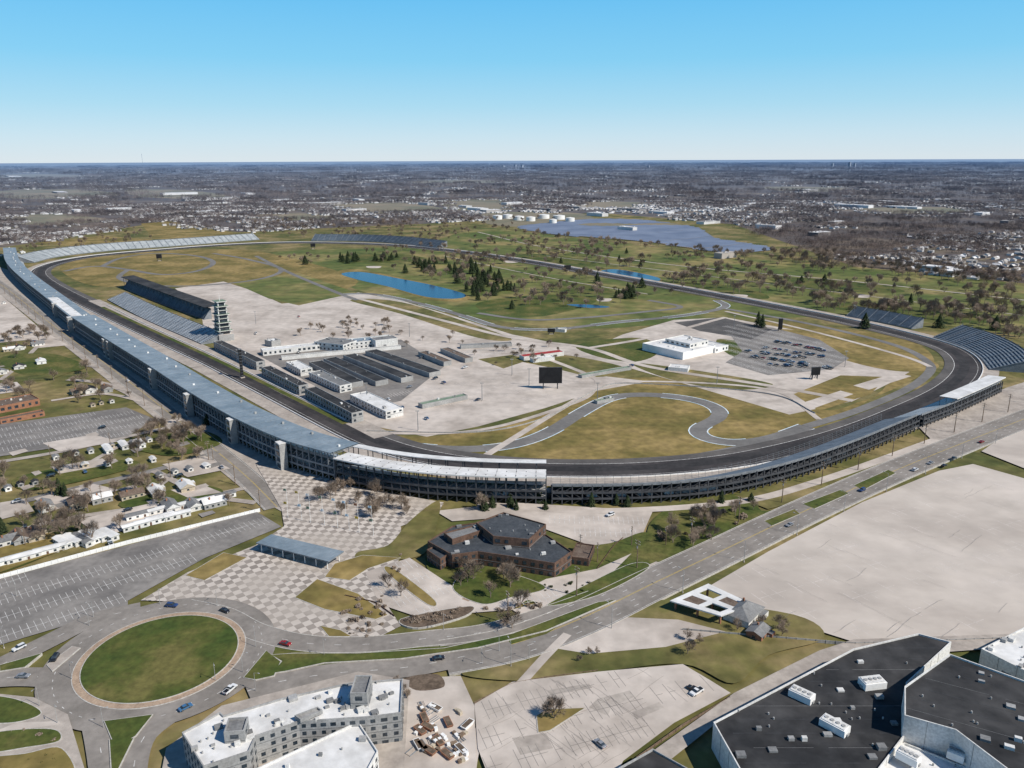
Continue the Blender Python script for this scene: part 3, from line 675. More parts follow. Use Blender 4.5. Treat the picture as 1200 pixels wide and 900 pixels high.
for A_,Bb,w,h,wl,rf,wn in [((250,400),(300,424),9,9,m_gwall,m_roofk,m_glass),((306,430),(350,452),9,9,m_gwall,m_roofk,m_glass),((357,455),(412,484),10,9,m_gwall,m_roofk,m_glass),
 ((362,424),(410,449),13,5,m_gwall,m_roofk,None),((379,420),(440,447),13,5,m_gwall,m_roofk,None),((402,416),(470,443),13,5,m_gwall,m_roofk,None),((428,411),(503,437),13,5,m_gwall,m_roofk,None),
 ((335,424),(352,433),12,7,m_wall,m_roofw,m_glass),((362,436),(398,452),12,7,m_wall,m_roofg,m_glass),((410,462),(452,482),16,7,m_wall,m_roofw,m_glass),
 ((308,411),(392,402),14,6,m_wall,m_roofw,m_glass),((368,400),(402,404),24,9,m_wall,m_roofg,m_glass),((405,402),(462,396),20,8,m_wall,m_roofb,m_glass),((440,399),(466,396),18,10,m_wall,m_roofg,None),
 ((330,418),(470,405),5,4,m_wall,m_roofg,None),((625,421),(650,418),8,4,m_wall,m_roofw,None),((490,412),(520,424),9,5,m_gwall,m_roofbr,None),((516,408),(545,420),9,5,m_gwall,m_roofbr,None),((540,405),(600,402),8,4,m_gwall,m_roofg,None),
 ((495,474),(548,463),7,4,m_gwall,m_lgreen,None),((682,440),(740,430),6,3,m_gwall,m_lgreen,None),((783,430),(806,432),14,4,m_wall,m_roofw,None),((700,470),(720,466),5,3,m_gwall,m_lgreen,None),
 ((650,385),(662,386),6,4,m_wall,m_roofw,None),((310,398),(318,400),12,7,m_gwall,m_roofw,None)]:
    B('paddock_building' if wn else 'garage_block',rect(A_,Bb,w,h),h,wl,rf,wn,max(1,int(h/3.3)),5,units=8 if h>6 else 3,par=0.5)
B('red_roofed_building',rect((614,418),(661,412),10,4.5),4.5,m_wall,m_red,None,par=.1)
B('museum_building',wrect((800,422),52,56),8,m_white,m_roofw,None,units=14)
B('museum_building',[p for p in wrect((808,416),30,34)],12,m_wall,m_roofw,m_glass,1,6,z0=7,units=6)
B('museum_building',wrect((838,414),22,40),6,m_white,m_roofw,m_glass,1,5,units=4)
B('brick_shop',rect((-10,478),(46,467),22,6),6,m_rbrick,m_roofbr,m_glass,1,5,units=6)
B('brick_shop',rect((0,492),(52,482),8,4),4,m_rbrick,m_roofbr,m_glass,1,5)
pc=G2((262,398)); mb=MB()
mb.box((0,0),0,24,17,0,8,m_gwall,m_conc)
lv=8
for k,(wx,wy) in enumerate([(20,14),(20,14),(19,13),(17,12),(17,12),(15,11),(15,11),(12,9)]):
    mb.box((0,0),0,wx*0.82,wy*0.82,lv,lv+3.9,m_glass)
    mb.box((0,0),0,wx+3 if k%2==0 else wx,wy+3 if k%2==0 else wy,lv+3.9,lv+4.4,m_wall,m_lgreen)
    for sx in (-1,1):
        for sy in (-1,1): mb.box((sx*wx*0.41,sy*wy*0.41),0,1.0,1.0,lv,lv+3.9,m_wall)
    for sx in (-0.2,0.0,0.2): mb.box((sx*wx,-wy*0.41),0,0.4,0.5,lv,lv+3.9,m_wall); mb.box((sx*wx,wy*0.41),0,0.4,0.5,lv,lv+3.9,m_wall)
    lv+=4.6
mb.box((0,0),0,15,12,lv,lv+0.7,m_wall,m_lgreen); mb.tube((0,0,lv),(0,0,lv+9),0.35,0.1,m_white,6)
mb.box((13,0),0,5,6,0,30,m_wall,m_roofw)
mb.obj('pagoda_tower',None,(pc.x,pc.y,0),NA)
def pole_obj(name,px,h,r=0.4,mat=None,extra=None):
    c=G2(px); mb=MB(); mb.tube((0,0,0),(0,0,h),r,r*0.6,mat or m_steel,8); mb.tube((0,0,0),(0,0,0.6),r*2,r*2,m_conc,8)
    if extra: extra(mb)
    return mb.obj(name,None,(c.x,c.y,0),0)
c=G2((284,443)); mb=MB(); mb.box((0,0),0,2.2,2.2,0,28,m_black); mb.box((0,0),0,2.6,2.6,28,28.6,m_steel); mb.box((0,0),0,4,4,0,1.2,m_conc)
for k in range(9): mb.box((0,0),0,2.35,2.35,2.5+k*2.8,2.7+k*2.8,m_steel)
mb.obj('scoring_pylon',None,(c.x,c.y,0),NA)
def board(px,w,h,base,ang=0.0):
    c=G2(px); mb=MB(); mb.box((0,0),0,w,1.6,base,base+h,m_black); mb.box((0,0.0),0,w+0.8,1.2,base-0.4,base+h+0.4,m_dsteel)
    mb.box((0,-0.84),0,w*0.94,0.1,base+h*0.05,base+h*0.95,m_black)
    for s in (-0.32,0.32): mb.box((s*w,0.9),0,0.9,0.9,0,base+h*0.8,m_dsteel); mb.tube((s*w,5,0),(s*w,1,base+h*0.5),0.25,0.25,m_dsteel,4)
    mb.box((0,0.9),0,w*0.6,1.2,0,1,m_conc); mb.obj('video_board',None,(c.x,c.y,0),ang)
board((645,456),20,14,6,0); board((955,445),8,7,5,0.2); board((187,306),10,8,6,0.3); board((367,292),10,7,6,0.3); board((914,388),4,12,3,0); board((665,318),12,7,4,0.3); board((646,392),8,4,3,0)
# ================================================================ TREES
def branch(mb,p,d,l,r,dep,mat):
    e=p+d*l; mb.tube(p,e,r,r*0.6,mat,3 if dep<3 else 5)
    if dep==0:
        for _ in range(4):
            t=(d+Vector((U(-1,1),U(-1,1),U(-.3,.8)))*0.8).normalized(); s=t.orthogonal()*0.04; b=p.lerp(e,U(.2,1)); mb.face([b-s,b+s,b+t*l*1.4],mat)
        return
    n=4 if dep>=3 else 3
    for k in range(n+(1 if dep!=1 else 0)):
        ang=U(0,6.28); x=d.orthogonal().normalized(); y=d.cross(x)
        sp=U(.4,.8) if k else U(0,.25)
        t=(d*math.cos(sp)+(x*math.cos(ang)+y*math.sin(ang))*math.sin(sp)); t=(t+Vector((0,0,0.2))).normalized()
        branch(mb,p.lerp(e,U(.55,1)) if k else e,t,l*U(.66,.85),r*0.52,dep-1,mat)
def bare(seed,h=12):
    random.seed(seed); mb=MB(); branch(mb,Vector((0,0,0)),Vector((0,0,1)),h*0.28,0.30,4,m_bark); return mb.mesh('bare_tree')
BARE=[bare(s) for s in (1,2,3,4,5)]
def conifer(seed,h=12,w=3.2):
    random.seed(seed); mb=MB(); mb.tube((0,0,0),(0,0,h*0.95),0.25,0.04,m_bark,5)
    n=330
    for i in range(n):
        t=(i/n)**0.85; z=h*(0.08+0.9*t); rr=w*(1-t)**0.85*U(.7,1.12)+0.15; a=U(0,6.28)
        for q in (U(.45,.7),1.0):
            x,y=math.cos(a)*rr*q,math.sin(a)*rr*q; s=U(.45,.95)*(1.1-0.6*t)
            c=Vector((x,y,z-0.35*q)); u=Vector((-math.sin(a),math.cos(a),U(-.4,.4)))*s*0.7; o=Vector((math.cos(a),math.sin(a),-0.5))*s
            mb.face([c-u,c+o,c+u,c-o*0.7+Vector((0,0,.4))],m_pine)
    return mb.mesh('pine_tree')
PINE=[conifer(11,11,3.8),conifer(12,10,4.2),conifer(13,12,3.0)]
def bushm(seed,mat):
    random.seed(seed); mb=MB(); mb.tube((0,0,0),(0,0,1),0.1,0.06,m_bark,4)
    lob=[(Vector((U(-.8,.8),U(-.8,.8),U(.5,1.4))),U(.5,.9)) for _ in range(7)]
    for i in range(260):
        c0,r=random.choice(lob); d=Vector((U(-1,1),U(-1,1),U(-1,1))).normalized(); c=c0+d*r*U(.7,1.05)
        if c.z<0: c.z=-c.z
        a=Vector((U(-1,1),U(-1,1),U(-1,1))).normalized()*0.22; b=a.orthogonal().normalized()*0.2
        mb.face([c-a,c+b,c+a,c-b],mat)
    return mb.mesh('shrub')
SHRUB=[bushm(21,m_leaf),bushm(22,m_bark),bushm(23,m_mulch)]
random.seed(99)
def put(name,mesh,px,s=1.0,sz=None,rz=None):
    c=G2(px) if not isinstance(px,Vector) else px
    o=bpy.data.objects.new(name,mesh); o.location=(c.x,c.y,0.1); o.scale=(s,s,sz or s); o.rotation_euler=(0,0,U(0,6.28) if rz is None else rz)
    return link(o)
PONDS=[[(396,318),(425,316),(470,324),(550,343),(540,353),(500,351),(455,339),(415,330)],[(700,315),(725,314),(774,324),(770,332),(735,330),(704,326)],[(600,268),(640,260),(700,255),(762,257),(822,266),(915,292),(860,299),(800,292),(700,281),(645,277)]]
def bt(px,s=1.0):
    if any(inside(px,q) for q in PONDS): return
    put('bare_tree',random.choice(BARE),px,s*U(.85,1.15))
def pt(px,s=1.0):
    if any(inside(px,q) for q in PONDS): return
    put('pine_tree',random.choice(PINE),px,s*U(.8,1.15))
def sh(px,s=1.0,k=0): put('shrub',SHRUB[k],px,s*U(.8,1.2))
def scat(fn,P,n,*a,s=(0.8,1.1)):
    q=[Vector(p) for p in P]; x0=min(p.x for p in q); x1=max(p.x for p in q); y0=min(p.y for p in q); y1=max(p.y for p in q); k=0; t=0
    while k<n and t<n*30:
        t+=1; v=(U(x0,x1),U(y0,y1))
        if inside(v,q): fn(v,U(*s),*a); k+=1
for x,y in [(497,312),(505,316),(528,317),(540,322),(552,310),(566,322),(575,318),(588,330),(595,338),(583,340),(560,332),(536,330),(555,345),(560,350),(600,360),(462,334),(447,333),(402,305),(408,307),(415,305),(440,304),(465,300),(475,318),(486,308),(358,308),(722,347),(730,345),(738,347),(752,335),(700,330),(888,380),(893,382),(1013,383),(1166,385),(1100,382)]:
    pt((x,y+2),U(1.2,1.8))
for cx,cy,n in [(510,314,7),(545,320,9),(575,328,12),(562,338,8),(588,336,6),(450,305,5),(412,306,5),(735,346,5),(560,346,4)]:
    for _ in range(n): pt((cx+random.gauss(0,10),cy+random.gauss(0,3)),U(1.2,1.9))
for _ in range(46):
    cx=U(500,1195); cy=U(285+max(0,(cx-620))*0.08,300+max(0,cx-620)*0.135+14)
    for _ in range(random.randint(3,9)): bt((cx+random.gauss(0,16),cy+random.gauss(0,2.4)),U(1.1,1.8))
scat(bt,[(500,290),(560,272),(650,280),(900,310),(1195,338),(1195,380),(1000,362),(800,332),(620,303)],110,s=(1,1.7))
scat(pt,[(500,290),(560,272),(650,280),(900,310),(1195,338),(1195,380),(1000,362),(800,332),(620,303)],10,s=(.9,1.4))
scat(bt,[(390,300),(480,292),(620,312),(800,345),(700,362),(600,360),(520,350),(470,322)],130,s=(.9,1.6))
scat(bt,[(1070,372),(1195,380),(1198,410),(1150,385)],24,s=(1.1,1.6))
scat(bt,[(300,298),(380,300),(400,315),(330,310)],14)
scat(bt,[(330,380),(420,372),(560,395),(590,408),(480,408),(350,398)],30,s=(.6,1))
scat(bt,[(540,412),(640,405),(700,430),(600,440)],18,s=(.5,.9))
scat(pt,[(545,590),(640,585),(640,598),(560,600)],12,s=(.5,.8))
for x,y in [(693,594),(722,592),(735,594),(845,590),(880,588)]: pt((x,y),0.75)
scat(bt,[(765,620),(820,600),(890,595),(880,620),(790,650)],20,s=(.7,1.1))
scat(sh,[(765,620),(820,600),(890,595),(880,620),(790,650)],12,1,s=(1,1.8))
scat(bt,[(350,585),(430,570),(505,600),(500,615),(440,610)],20,s=(.6,1))
for x,y in [(540,688),(555,680),(598,690),(590,680),(575,702),(545,672),(565,600),(470,700),(455,690),(610,715),(650,845),(648,842),(590,735),(600,738),(548,684),(600,684),(552,676),(594,676),(400,605),(420,590)]: bt((x,y),0.9)
scat(sh,[(395,722),(430,690),(460,735),(420,735)],14,1); scat(sh,[(470,727),(550,712),(545,724),(490,738)],26,1,s=(.7,1.1)); scat(sh,[(400,738),(470,728),(480,742),(420,752)],12,1,s=(.5,.8))
scat(sh,[(560,716),(600,708),(640,712),(600,722)],12,1,s=(.6,1)); scat(sh,[(620,690),(680,680),(700,690),(640,706)],12,0,s=(.5,.8))
scat(sh,[(0,866),(20,858),(66,860),(66,870),(30,878)],16,1,s=(.4,.8)); scat(sh,[(0,896),(70,884),(78,899),(0,899)],16,0,s=(.4,.7))
scat(sh,[(440,715),(470,650),(478,652),(455,712)],8,1,s=(.6,1))
for P,n in [([(-5,395),(40,385),(60,395),(30,420),(0,420)],20),([(0,550),(120,520),(230,500),(260,560),(200,590),(0,620)],30),([(0,440),(90,430),(170,470),(120,475),(0,470)],18),([(0,610),(100,600),(280,575),(290,590),(100,640),(0,660)],14),([(160,500),(210,495),(245,520),(200,545),(165,525)],18)]:
    scat(bt,P,n,s=(.75,1.3))
for x,y in [(93,622),(77,582),(70,580),(243,498),(4,625)]: pt((x,y),0.9)
scat(bt,[(0,290),(160,265),(180,282),(50,300)],60,s=(.8,1.4)); scat(bt,[(520,258),(640,252),(900,290),(1190,324),(1195,338),(900,308),(640,282)],300,s=(1.1,1.8)); scat(bt,[(280,262),(520,258),(560,270),(520,285),(300,278)],120,s=(1,1.6))
scat(bt,[(440,795),(480,795),(485,830)],3,s=(.3,.5)); scat(bt,[(700,780),(860,720),(940,740),(850,770)],8,s=(.5,.8)); scat(bt,[(640,770),(700,765),(700,785)],3,s=(.3,.5))
# ================================================================ HOUSES
wallm=[m_wall,m_white,m_tan,m_gwall,m_wall]; roofm=[m_roofg,m_roofbr,m_roofw,m_roofg,m_roofk]
def row(a,b,n,kind='house',ang=None,jit=3):
    for i in range(n):
        t=(i+.5)/n; px=(a[0]+(b[0]-a[0])*t+U(-jit,jit),a[1]+(b[1]-a[1])*t+U(-jit/2,jit/2)); c=G2(px)
        an=(NA if ang is None else ang)+U(-.05,.05)
        if kind=='house': gable('house',c,an+random.choice([0,math.pi/2]),U(10,14),U(7,9),U(2.8,3.6),U(1.8,2.6),random.choice(wallm),random.choice(roofm))
        elif kind=='trailer': gable('mobile_home',c,an,U(13,17),4.4,3,0.7,random.choice([m_white,m_wall]),random.choice([m_roofw,m_roofw,m_roofg]),extra=False)
        else: gable('shed',c,an,U(4,6),U(3,4),2.4,1,random.choice(wallm),random.choice(roofm),extra=False)
row((55,540),(185,515),6,'shed'); row((60,552),(190,540),5,'shed'); row((40,600),(235,572),6); row((150,608),(275,582),5,'trailer',EASTA); row((180,560),(250,548),4,'shed'); row((190,598),(262,590),3)
row((72,640),(130,628),6,'trailer',NA+0.3); row((45,650),(65,646),2,'trailer',EASTA); row((150,620),(215,605),4,'trailer',EASTA)
row((0,640),(50,628),3); row((5,662),(35,655),2,'trailer',EASTA); row((85,462),(130,458),3); row((0,575),(50,565),3,'shed'); row((-10,440),(60,425),3); row((100,478),(140,470),3,'shed')
row((-20,345),(10,360),3,'shed'); row((0,300),(30,296),3); row((0,412),(50,405),3); row((120,530),(170,520),3,'trailer')
# ================================================================ FENCES
def fence(name,P,h,mat,t=0.15,posts=3.0,smooth=False):
    p=gpath(P,posts,6,smooth); mb=MB(); sweep(mb,p,[(0,0.1),(0,h),(t,h),(t,0.1)],mat)
    for q in p: mb.box(q,0,0.25,0.25,0,h+0.15,mat)
    mb.obj(name)
fence('white_fence',[(-20,684),(150,638),(305,600)],2.4,m_white)
fence('barrier_fence',[(800,740),(1000,757),(1200,750)],1.6,m_gwall,posts=4)
fence('barrier_fence',[(556,826),(600,803),(640,796),(700,788)],1.2,m_wood,posts=4)
fence('infield_barrier',[(430,506),(560,507),(640,490),(700,457),(745,450),(900,462),(955,485)],1.2,m_gwall,posts=6,smooth=True)
fence('brick_wall',[(405,700),(440,708),(462,724)],1.4,m_brick); fence('brick_wall',[(700,668),(720,640),(730,632)],1.2,m_brick)
fence('barrier_fence',[(740,895),(800,852),(855,820)],1.3,m_wood,posts=4)
mb=MB(); q=offset(fs,29); n=normals(q)
for i,p in enumerate(q): mb.tube((p.x,p.y,0),(p.x+n[i].x,p.y+n[i].y,6),0.12,0.12,m_steel,4)
for zz in (1.5,3,4.5,5.8): sweep(mb,q,[(0.4,zz),(0.4,zz+0.12)],m_steel)
mb.obj('catch_fence')
# ================================================================ CARS
def carmesh(col,kind):
    m=M('car_paint_%s'%kind+str(col),col,tuple(c*0.9 for c in col),0.5,rough=0.25,fa=0.02,spec=0.5); mb=MB()
    if kind=='sedan': low=[(-2.3,.45),(-2.35,.8),(-2.2,.95),(-1.4,1.0),(.9,.98),(2.1,.82),(2.3,.6),(2.25,.4),(-2.2,.35)]; cab=[(-1.6,.99),(-1.0,1.42),(.3,1.45),(1.05,.97)]; w=.9
    elif kind=='suv': low=[(-2.35,.5),(-2.35,1.0),(-2.3,1.1),(1.1,1.1),(2.2,.98),(2.35,.7),(2.3,.45),(-2.3,.4)]; cab=[(-2.25,1.1),(-2.0,1.68),(.3,1.7),(1.1,1.1)]; w=.95
    else: low=[(-2.8,.6),(-2.8,1.15),(-.6,1.15),(1.4,1.15),(2.6,1.05),(2.75,.7),(2.7,.5),(-2.7,.5)]; cab=[(-.6,1.15),(-.4,1.8),(.7,1.82),(1.4,1.15)]; w=1.0
    def ext(prof,w,w2,side,top):
        n=len(prof); A=[(x,-(w if z<1.2 else w2),z) for x,z in prof]; Bq=[(x,(w if z<1.2 else w2),z) for x,z in prof]
        mb.face(A,side); mb.face(Bq[::-1],side)
        for i in range(n):
            j=(i+1)%n; hi=prof[i][1]>1.2 and prof[j][1]>1.2
            mb.face([A[i],A[j],Bq[j],Bq[i]],m if hi or side is m else m_glass)
    ext(low,w,w,m,m); ext(cab,w-.06,w-.22,m_glass,m)
    for x in (low[0][0]+.85,low[0][0]+3.7 if kind!='truck' else 1.75):
        for s in (-1,1): mb.tube((x,s*(w-.2),.36),(x,s*(w+.02),.36),.36,.36,m_tyre,12); mb.tube((x,s*(w+.02),.36),(x,s*(w+.03),.36),.2,.2,m_steel,8)
    for s in (-1,1): mb.box((2.27 if kind!='truck' else 2.7,s*.6),0,.1,.35,.62,.76,m_white); mb.box((low[0][0]-.02,s*.65),0,.08,.3,.7,.85,m_red)
    if kind=='truck': mb.box((-1.75,0),0,1.9,1.6,1.152,1.16,m_black)
    return mb.mesh('parked_car')
CARS=[carmesh((.02,.02,.025),'sedan'),carmesh((.7,.7,.7),'suv'),carmesh((.25,.26,.28),'sedan'),carmesh((.3,.02,.02),'sedan'),carmesh((.03,.06,.16),'suv'),carmesh((.75,.75,.74),'truck'),carmesh((.02,.02,.02),'suv'),carmesh((.12,.13,.14),'truck'),carmesh((.06,.16,.3),'sedan')]
def car(px,ang,k=None,nm='parked_car',s=1.12):
    me=CARS[k] if k is not None else random.choice(CARS)
    c=G2(px) if not isinstance(px,Vector) else px
    o=bpy.data.objects.new(nm,me); o.location=(c.x,c.y,ZL[0]-0.15); o.scale=(s,s,s); o.rotation_euler=(0,0,ang); link(o)
def roadang(a,b): v=G2(b)-G2(a); return math.atan2(v.y,v.x)
for px,d,k in [((514,775),((480,778),(540,770)),0),((202,713),((180,712),(230,716)),4),((264,719),((240,716),(290,735)),0),((335,758),((300,742),(360,756)),3),((23,763),((60,752),(0,782)),1),((28,796),((0,797),(60,798)),2),((218,833),((200,845),(240,825)),8),((65,775),((80,760),(60,790)),6),((270,812),((255,825),(285,800)),5),
  ((1072,553),((1000,580),(1100,535)),1),((1106,548),((1000,580),(1100,535)),0),((1090,545),((1100,535),(1000,580)),2),((1010,577),((1100,535),(1000,580)),4),((1117,540),((1000,580),(1100,535)),7),((1150,520),((1000,580),(1100,535)),3),((925,618),((950,600),(850,645)),2),((260,550),((240,520),(290,560)),2),((150,448),((240,520),(150,445)),1)]:
    car(px,roadang(*d),k,'car')
for _ in range(95):
    a=U(0,1); px=random.choice([(870+a*90,412+a*10),(880+a*85,419+a*11),(900+a*80,428+a*5),(885+a*80,407+a*12),(905+a*60,400+a*12)])
    car((px[0]+U(-1,1),px[1]+U(-.7,.7)),EASTA+math.pi/2+U(-.05,.05))
for px in [(703,876),(812,812),(816,815),(740,430),(715,606),(120,503),(60,560),(100,555),(150,600),(210,560),(30,620),(470,480),(500,492),(520,450),(560,470),(480,455),(380,410),(350,415),(300,392),(455,470),(130,640),(85,600),(190,585),(230,590),(20,590),(495,420),(510,445),(545,432),(350,372),(400,378)]:
    car(px,NA+random.choice([0,math.pi/2])+U(-.1,.1))
for i in range(40):
    px=(U(480,548),U(830,895)); c=G2(px); mb=MB(); t=random.choice(['skip','pipes','crate'])
    if t=='skip':
        mb.hexa([(-2,-1,0),(2,-1,0),(2,1,0),(-2,1,0)],[(-2.8,-1.2,1.4),(2.8,-1.2,1.4),(2.8,1.2,1.4),(-2.8,1.2,1.4)],random.choice([m_steel,m_rbrick,m_white])); mb.box((0,0),0,5,2,1.401,1.41,m_mulch); nm='skip_container'
    elif t=='pipes':
        for k in range(6): mb.tube((-2.5,k*.45-1,.25),(2.5,k*.45-1,.25),.2,.2,random.choice([m_conc,m_steel]),6)
        nm='pipe_stack'
    else:
        for k in range(3): mb.box((k*1.3-1.3,U(-.3,.3)),U(-.2,.2),1.2,1.2,0,U(.6,1.6),random.choice([m_wood,m_white,m_tan]))
        nm='pallet_stack'
    mb.obj(nm,None,(c.x,c.y,ZL[0]-.15),NA+random.choice([0,1.57])+U(-.3,.3))
# ================================================================ POLES
def lampmesh(h=10):
    mb=MB(); mb.tube((0,0,0),(0,0,h),.14,.08,m_gwall,6); mb.tube((0,0,h-.1),(2.2,0,h+.4),.06,.05,m_gwall,5); mb.box((2.5,0),0,.9,.35,h+.3,h+.5,m_gwall); mb.tube((0,0,0),(0,0,.7),.3,.25,m_conc,8); return mb.mesh('street_lamp')
LAMP=lampmesh()
def polem(h=13):
    mb=MB(); mb.tube((0,0,0),(0,0,h),.26,.17,m_wood,6)
    for z_ in (h-.8,h-2): mb.box((0,0),0,.18,2.6,z_,z_+.16,m_wood); [mb.tube((0,y,z_+.16),(0,y,z_+.45),.06,.05,m_white,5) for y in (-1.2,-.6,.6,1.2)]
    mb.tube((.3,0,h-3.6),(.3,0,h-2.6),.28,.28,m_gwall,8); return mb.mesh('utility_pole')
UP=polem()
nn=normals(s16)
for i in range(6,len(s16),7): put('utility_pole',UP,s16[i]+nn[i]*15.5,1.25,rz=math.atan2(nn[i].y,nn[i].x)+1.57)
for i in range(4,len(s16),8): put('street_lamp',LAMP,s16[i]-nn[i]*14,1.2,rz=math.atan2(nn[i].y,nn[i].x))
for x,y in [(105,735),(188,710),(255,712),(285,790),(300,812),(122,855),(85,798),(47,830),(68,850),(253,800),(430,745),(520,740),(620,775),(20,700),(110,725),(300,760),(565,780),(585,765),(5,760),(380,770)]: put('street_lamp',LAMP,(x,y),0.9)
gn=normals(groad)
for i in range(8,len(groad),9): put('utility_pole',UP,groad[i]-gn[i]*10,1.1,rz=math.atan2(gn[i].y,gn[i].x)+1.57)
for x,y in [(30,640),(60,612),(120,590),(200,560),(250,540),(130,525),(60,540),(680,650),(700,660),(740,640),(780,640)]: put('utility_pole',UP,(x,y),0.9)
for x,y in [(490,505),(620,452),(600,440),(565,470),(700,470),(840,450),(990,430),(1000,372),(480,395),(300,380),(430,470),(860,385)]:
    pole_obj('light_mast',(x,y),16,0.3,m_steel,lambda mb: [mb.box((k,0),0,.7,.5,15.6,16.4,m_gwall) for k in (-1,0,1)])
fc=[m_red,m_white,m_lblue,m_yel,m_rbrick,m_lgreen]
for i in range(16):
    x,y=338+(i%8)*14+U(-3,3),592+(i//8)*16+(i%8)*3; c=G2((x,y)); mb=MB(); mb.tube((0,0,0),(0,0,11),.12,.06,m_white,6)
    pts=[(0.1+k*.5,.25*math.sin(k*1.3),0) for k in range(6)]; f=random.choice(fc)
    for k in range(5): a,b=pts[k],pts[k+1]; mb.face([(a[0],a[1],9.2-k*.1),(b[0],b[1],9.1-k*.1),(b[0],b[1],10.6-k*.1),(a[0],a[1],10.7-k*.1)],f)
    mb.tube((0,0,0),(0,0,.3),.5,.5,m_conc,8); mb.obj('flagpole',None,(c.x,c.y,0),2.6)
# ================================================================ SOLAR FARM, TANKS, DISTANCE
SOL=[(608,267),(640,262),(700,257),(760,259),(815,267),(835,279),(870,285),(905,292),(860,297),(800,290),(760,284),(700,279),(650,275)]
sheet('solar_farm_ground',SOL,m_ffield,True)
sq=gpoly(SOL,True); mb=MB()
u=UE; v=UN; cc0=sum(sq,Vector((0,0)))/len(sq)
for r_ in range(-110,111):
    for k in range(-70,71):
        c=cc0+v*r_*7+u*k*20
        if inside(c,sq) and not (r_%24==0) and noise.noise(Vector((c.x*.005,c.y*.005,0)))>-0.42:
            a=c-u*9.9; b=c+u*9.9; mb.face([(*(a-v*2.7),.8),(*(b-v*2.7),.8),(*(b+v*2.7),2.4),(*(a+v*2.7),2.4)],m_solar)
            mb.box(c,0,.3,.3,0,1.5,m_steel)
mb.obj('solar_farm')
for x,y,r_ in [(583,257,16),(595,256,17),(608,258,18),(622,259,15),(637,256,20),(655,257,20),(668,260,15),(648,262,12)]:
    c=G2((x,y)); mb=MB(); mb.tube((0,0,0),(0,0,13),r_,r_,m_white,28); mb.tube((0,0,13),(0,0,15.5),r_,0.5,m_roofw,28)
    for k in range(6): a=k*.2; mb.tube((r_*1.02*math.cos(a),r_*1.02*math.sin(a),k*2.1),(r_*1.02*math.cos(a+.2),r_*1.02*math.sin(a+.2),k*2.1+2.1),.3,.3,m_steel,4)
    mb.obj('storage_tank',None,(c.x,c.y,0),0)
def big(px,lx,ly,h,wall,roof,ang):
    c=G2(px); mb=MB(); mb.box((0,0),0,lx,ly,0,h,wall,roof); mb.box((0,0),0,lx+.6,ly+.6,h,h+.4,wall,roof)
    for k in range(int(lx/18)): mb.box((-lx/2+9+k*18,-ly/2),0,5,.3,0.2,4.5,m_glass)
    for k in range(3): mb.box((U(-.4,.4)*lx,U(-.35,.35)*ly),0,4,3,h+.4,h+2,wall)
    mb.obj('warehouse',None,(c.x,c.y,0),ang)
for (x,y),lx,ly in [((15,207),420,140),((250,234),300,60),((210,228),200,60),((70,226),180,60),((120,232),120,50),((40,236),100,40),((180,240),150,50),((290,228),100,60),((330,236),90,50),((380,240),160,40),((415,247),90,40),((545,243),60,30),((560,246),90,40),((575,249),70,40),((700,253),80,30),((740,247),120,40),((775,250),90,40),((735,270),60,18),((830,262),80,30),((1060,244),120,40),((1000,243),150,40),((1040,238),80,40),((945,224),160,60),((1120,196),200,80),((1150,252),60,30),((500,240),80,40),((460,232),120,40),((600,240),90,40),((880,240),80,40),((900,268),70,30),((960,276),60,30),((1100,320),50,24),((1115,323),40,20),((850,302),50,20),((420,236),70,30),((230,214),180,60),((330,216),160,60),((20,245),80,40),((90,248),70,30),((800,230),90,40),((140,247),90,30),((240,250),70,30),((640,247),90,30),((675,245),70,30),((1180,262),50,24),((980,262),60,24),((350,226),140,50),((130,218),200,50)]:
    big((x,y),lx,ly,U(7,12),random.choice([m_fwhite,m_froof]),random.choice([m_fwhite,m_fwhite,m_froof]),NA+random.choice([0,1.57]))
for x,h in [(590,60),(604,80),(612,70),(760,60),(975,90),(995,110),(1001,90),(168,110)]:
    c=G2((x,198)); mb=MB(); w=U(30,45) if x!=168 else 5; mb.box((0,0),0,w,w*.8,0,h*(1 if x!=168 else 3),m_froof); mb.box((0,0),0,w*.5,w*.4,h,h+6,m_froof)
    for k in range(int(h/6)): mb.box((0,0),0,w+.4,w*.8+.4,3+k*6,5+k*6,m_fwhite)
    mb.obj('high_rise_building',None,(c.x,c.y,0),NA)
def patch(seed,size=80,n=30):
    random.seed(seed); mb=MB()
    for _ in range(n):
        x,y=U(-size/2,size/2),U(-size/2,size/2); h=U(9,15); r_=U(3.6,6)
        mb.face([(x-.25,y,0),(x+.25,y,0),(x,y,h*.6)],m_fbark)
        for k in range(46):
            d=Vector((U(-1,1),U(-1,1),U(-1,1))).normalized()*U(.5,1)
            c=Vector((x+d.x*r_,y+d.y*r_,h*.62+d.z*h*.36)); a=Vector((U(-1,1),U(-1,1),U(-1,1))).normalized()*U(.7,1.4); b=a.orthogonal().normalized()*U(.25,.6)
            mb.face([c-a,c+b,c+a],m_fbark)
    return mb.mesh('woodland_patch')
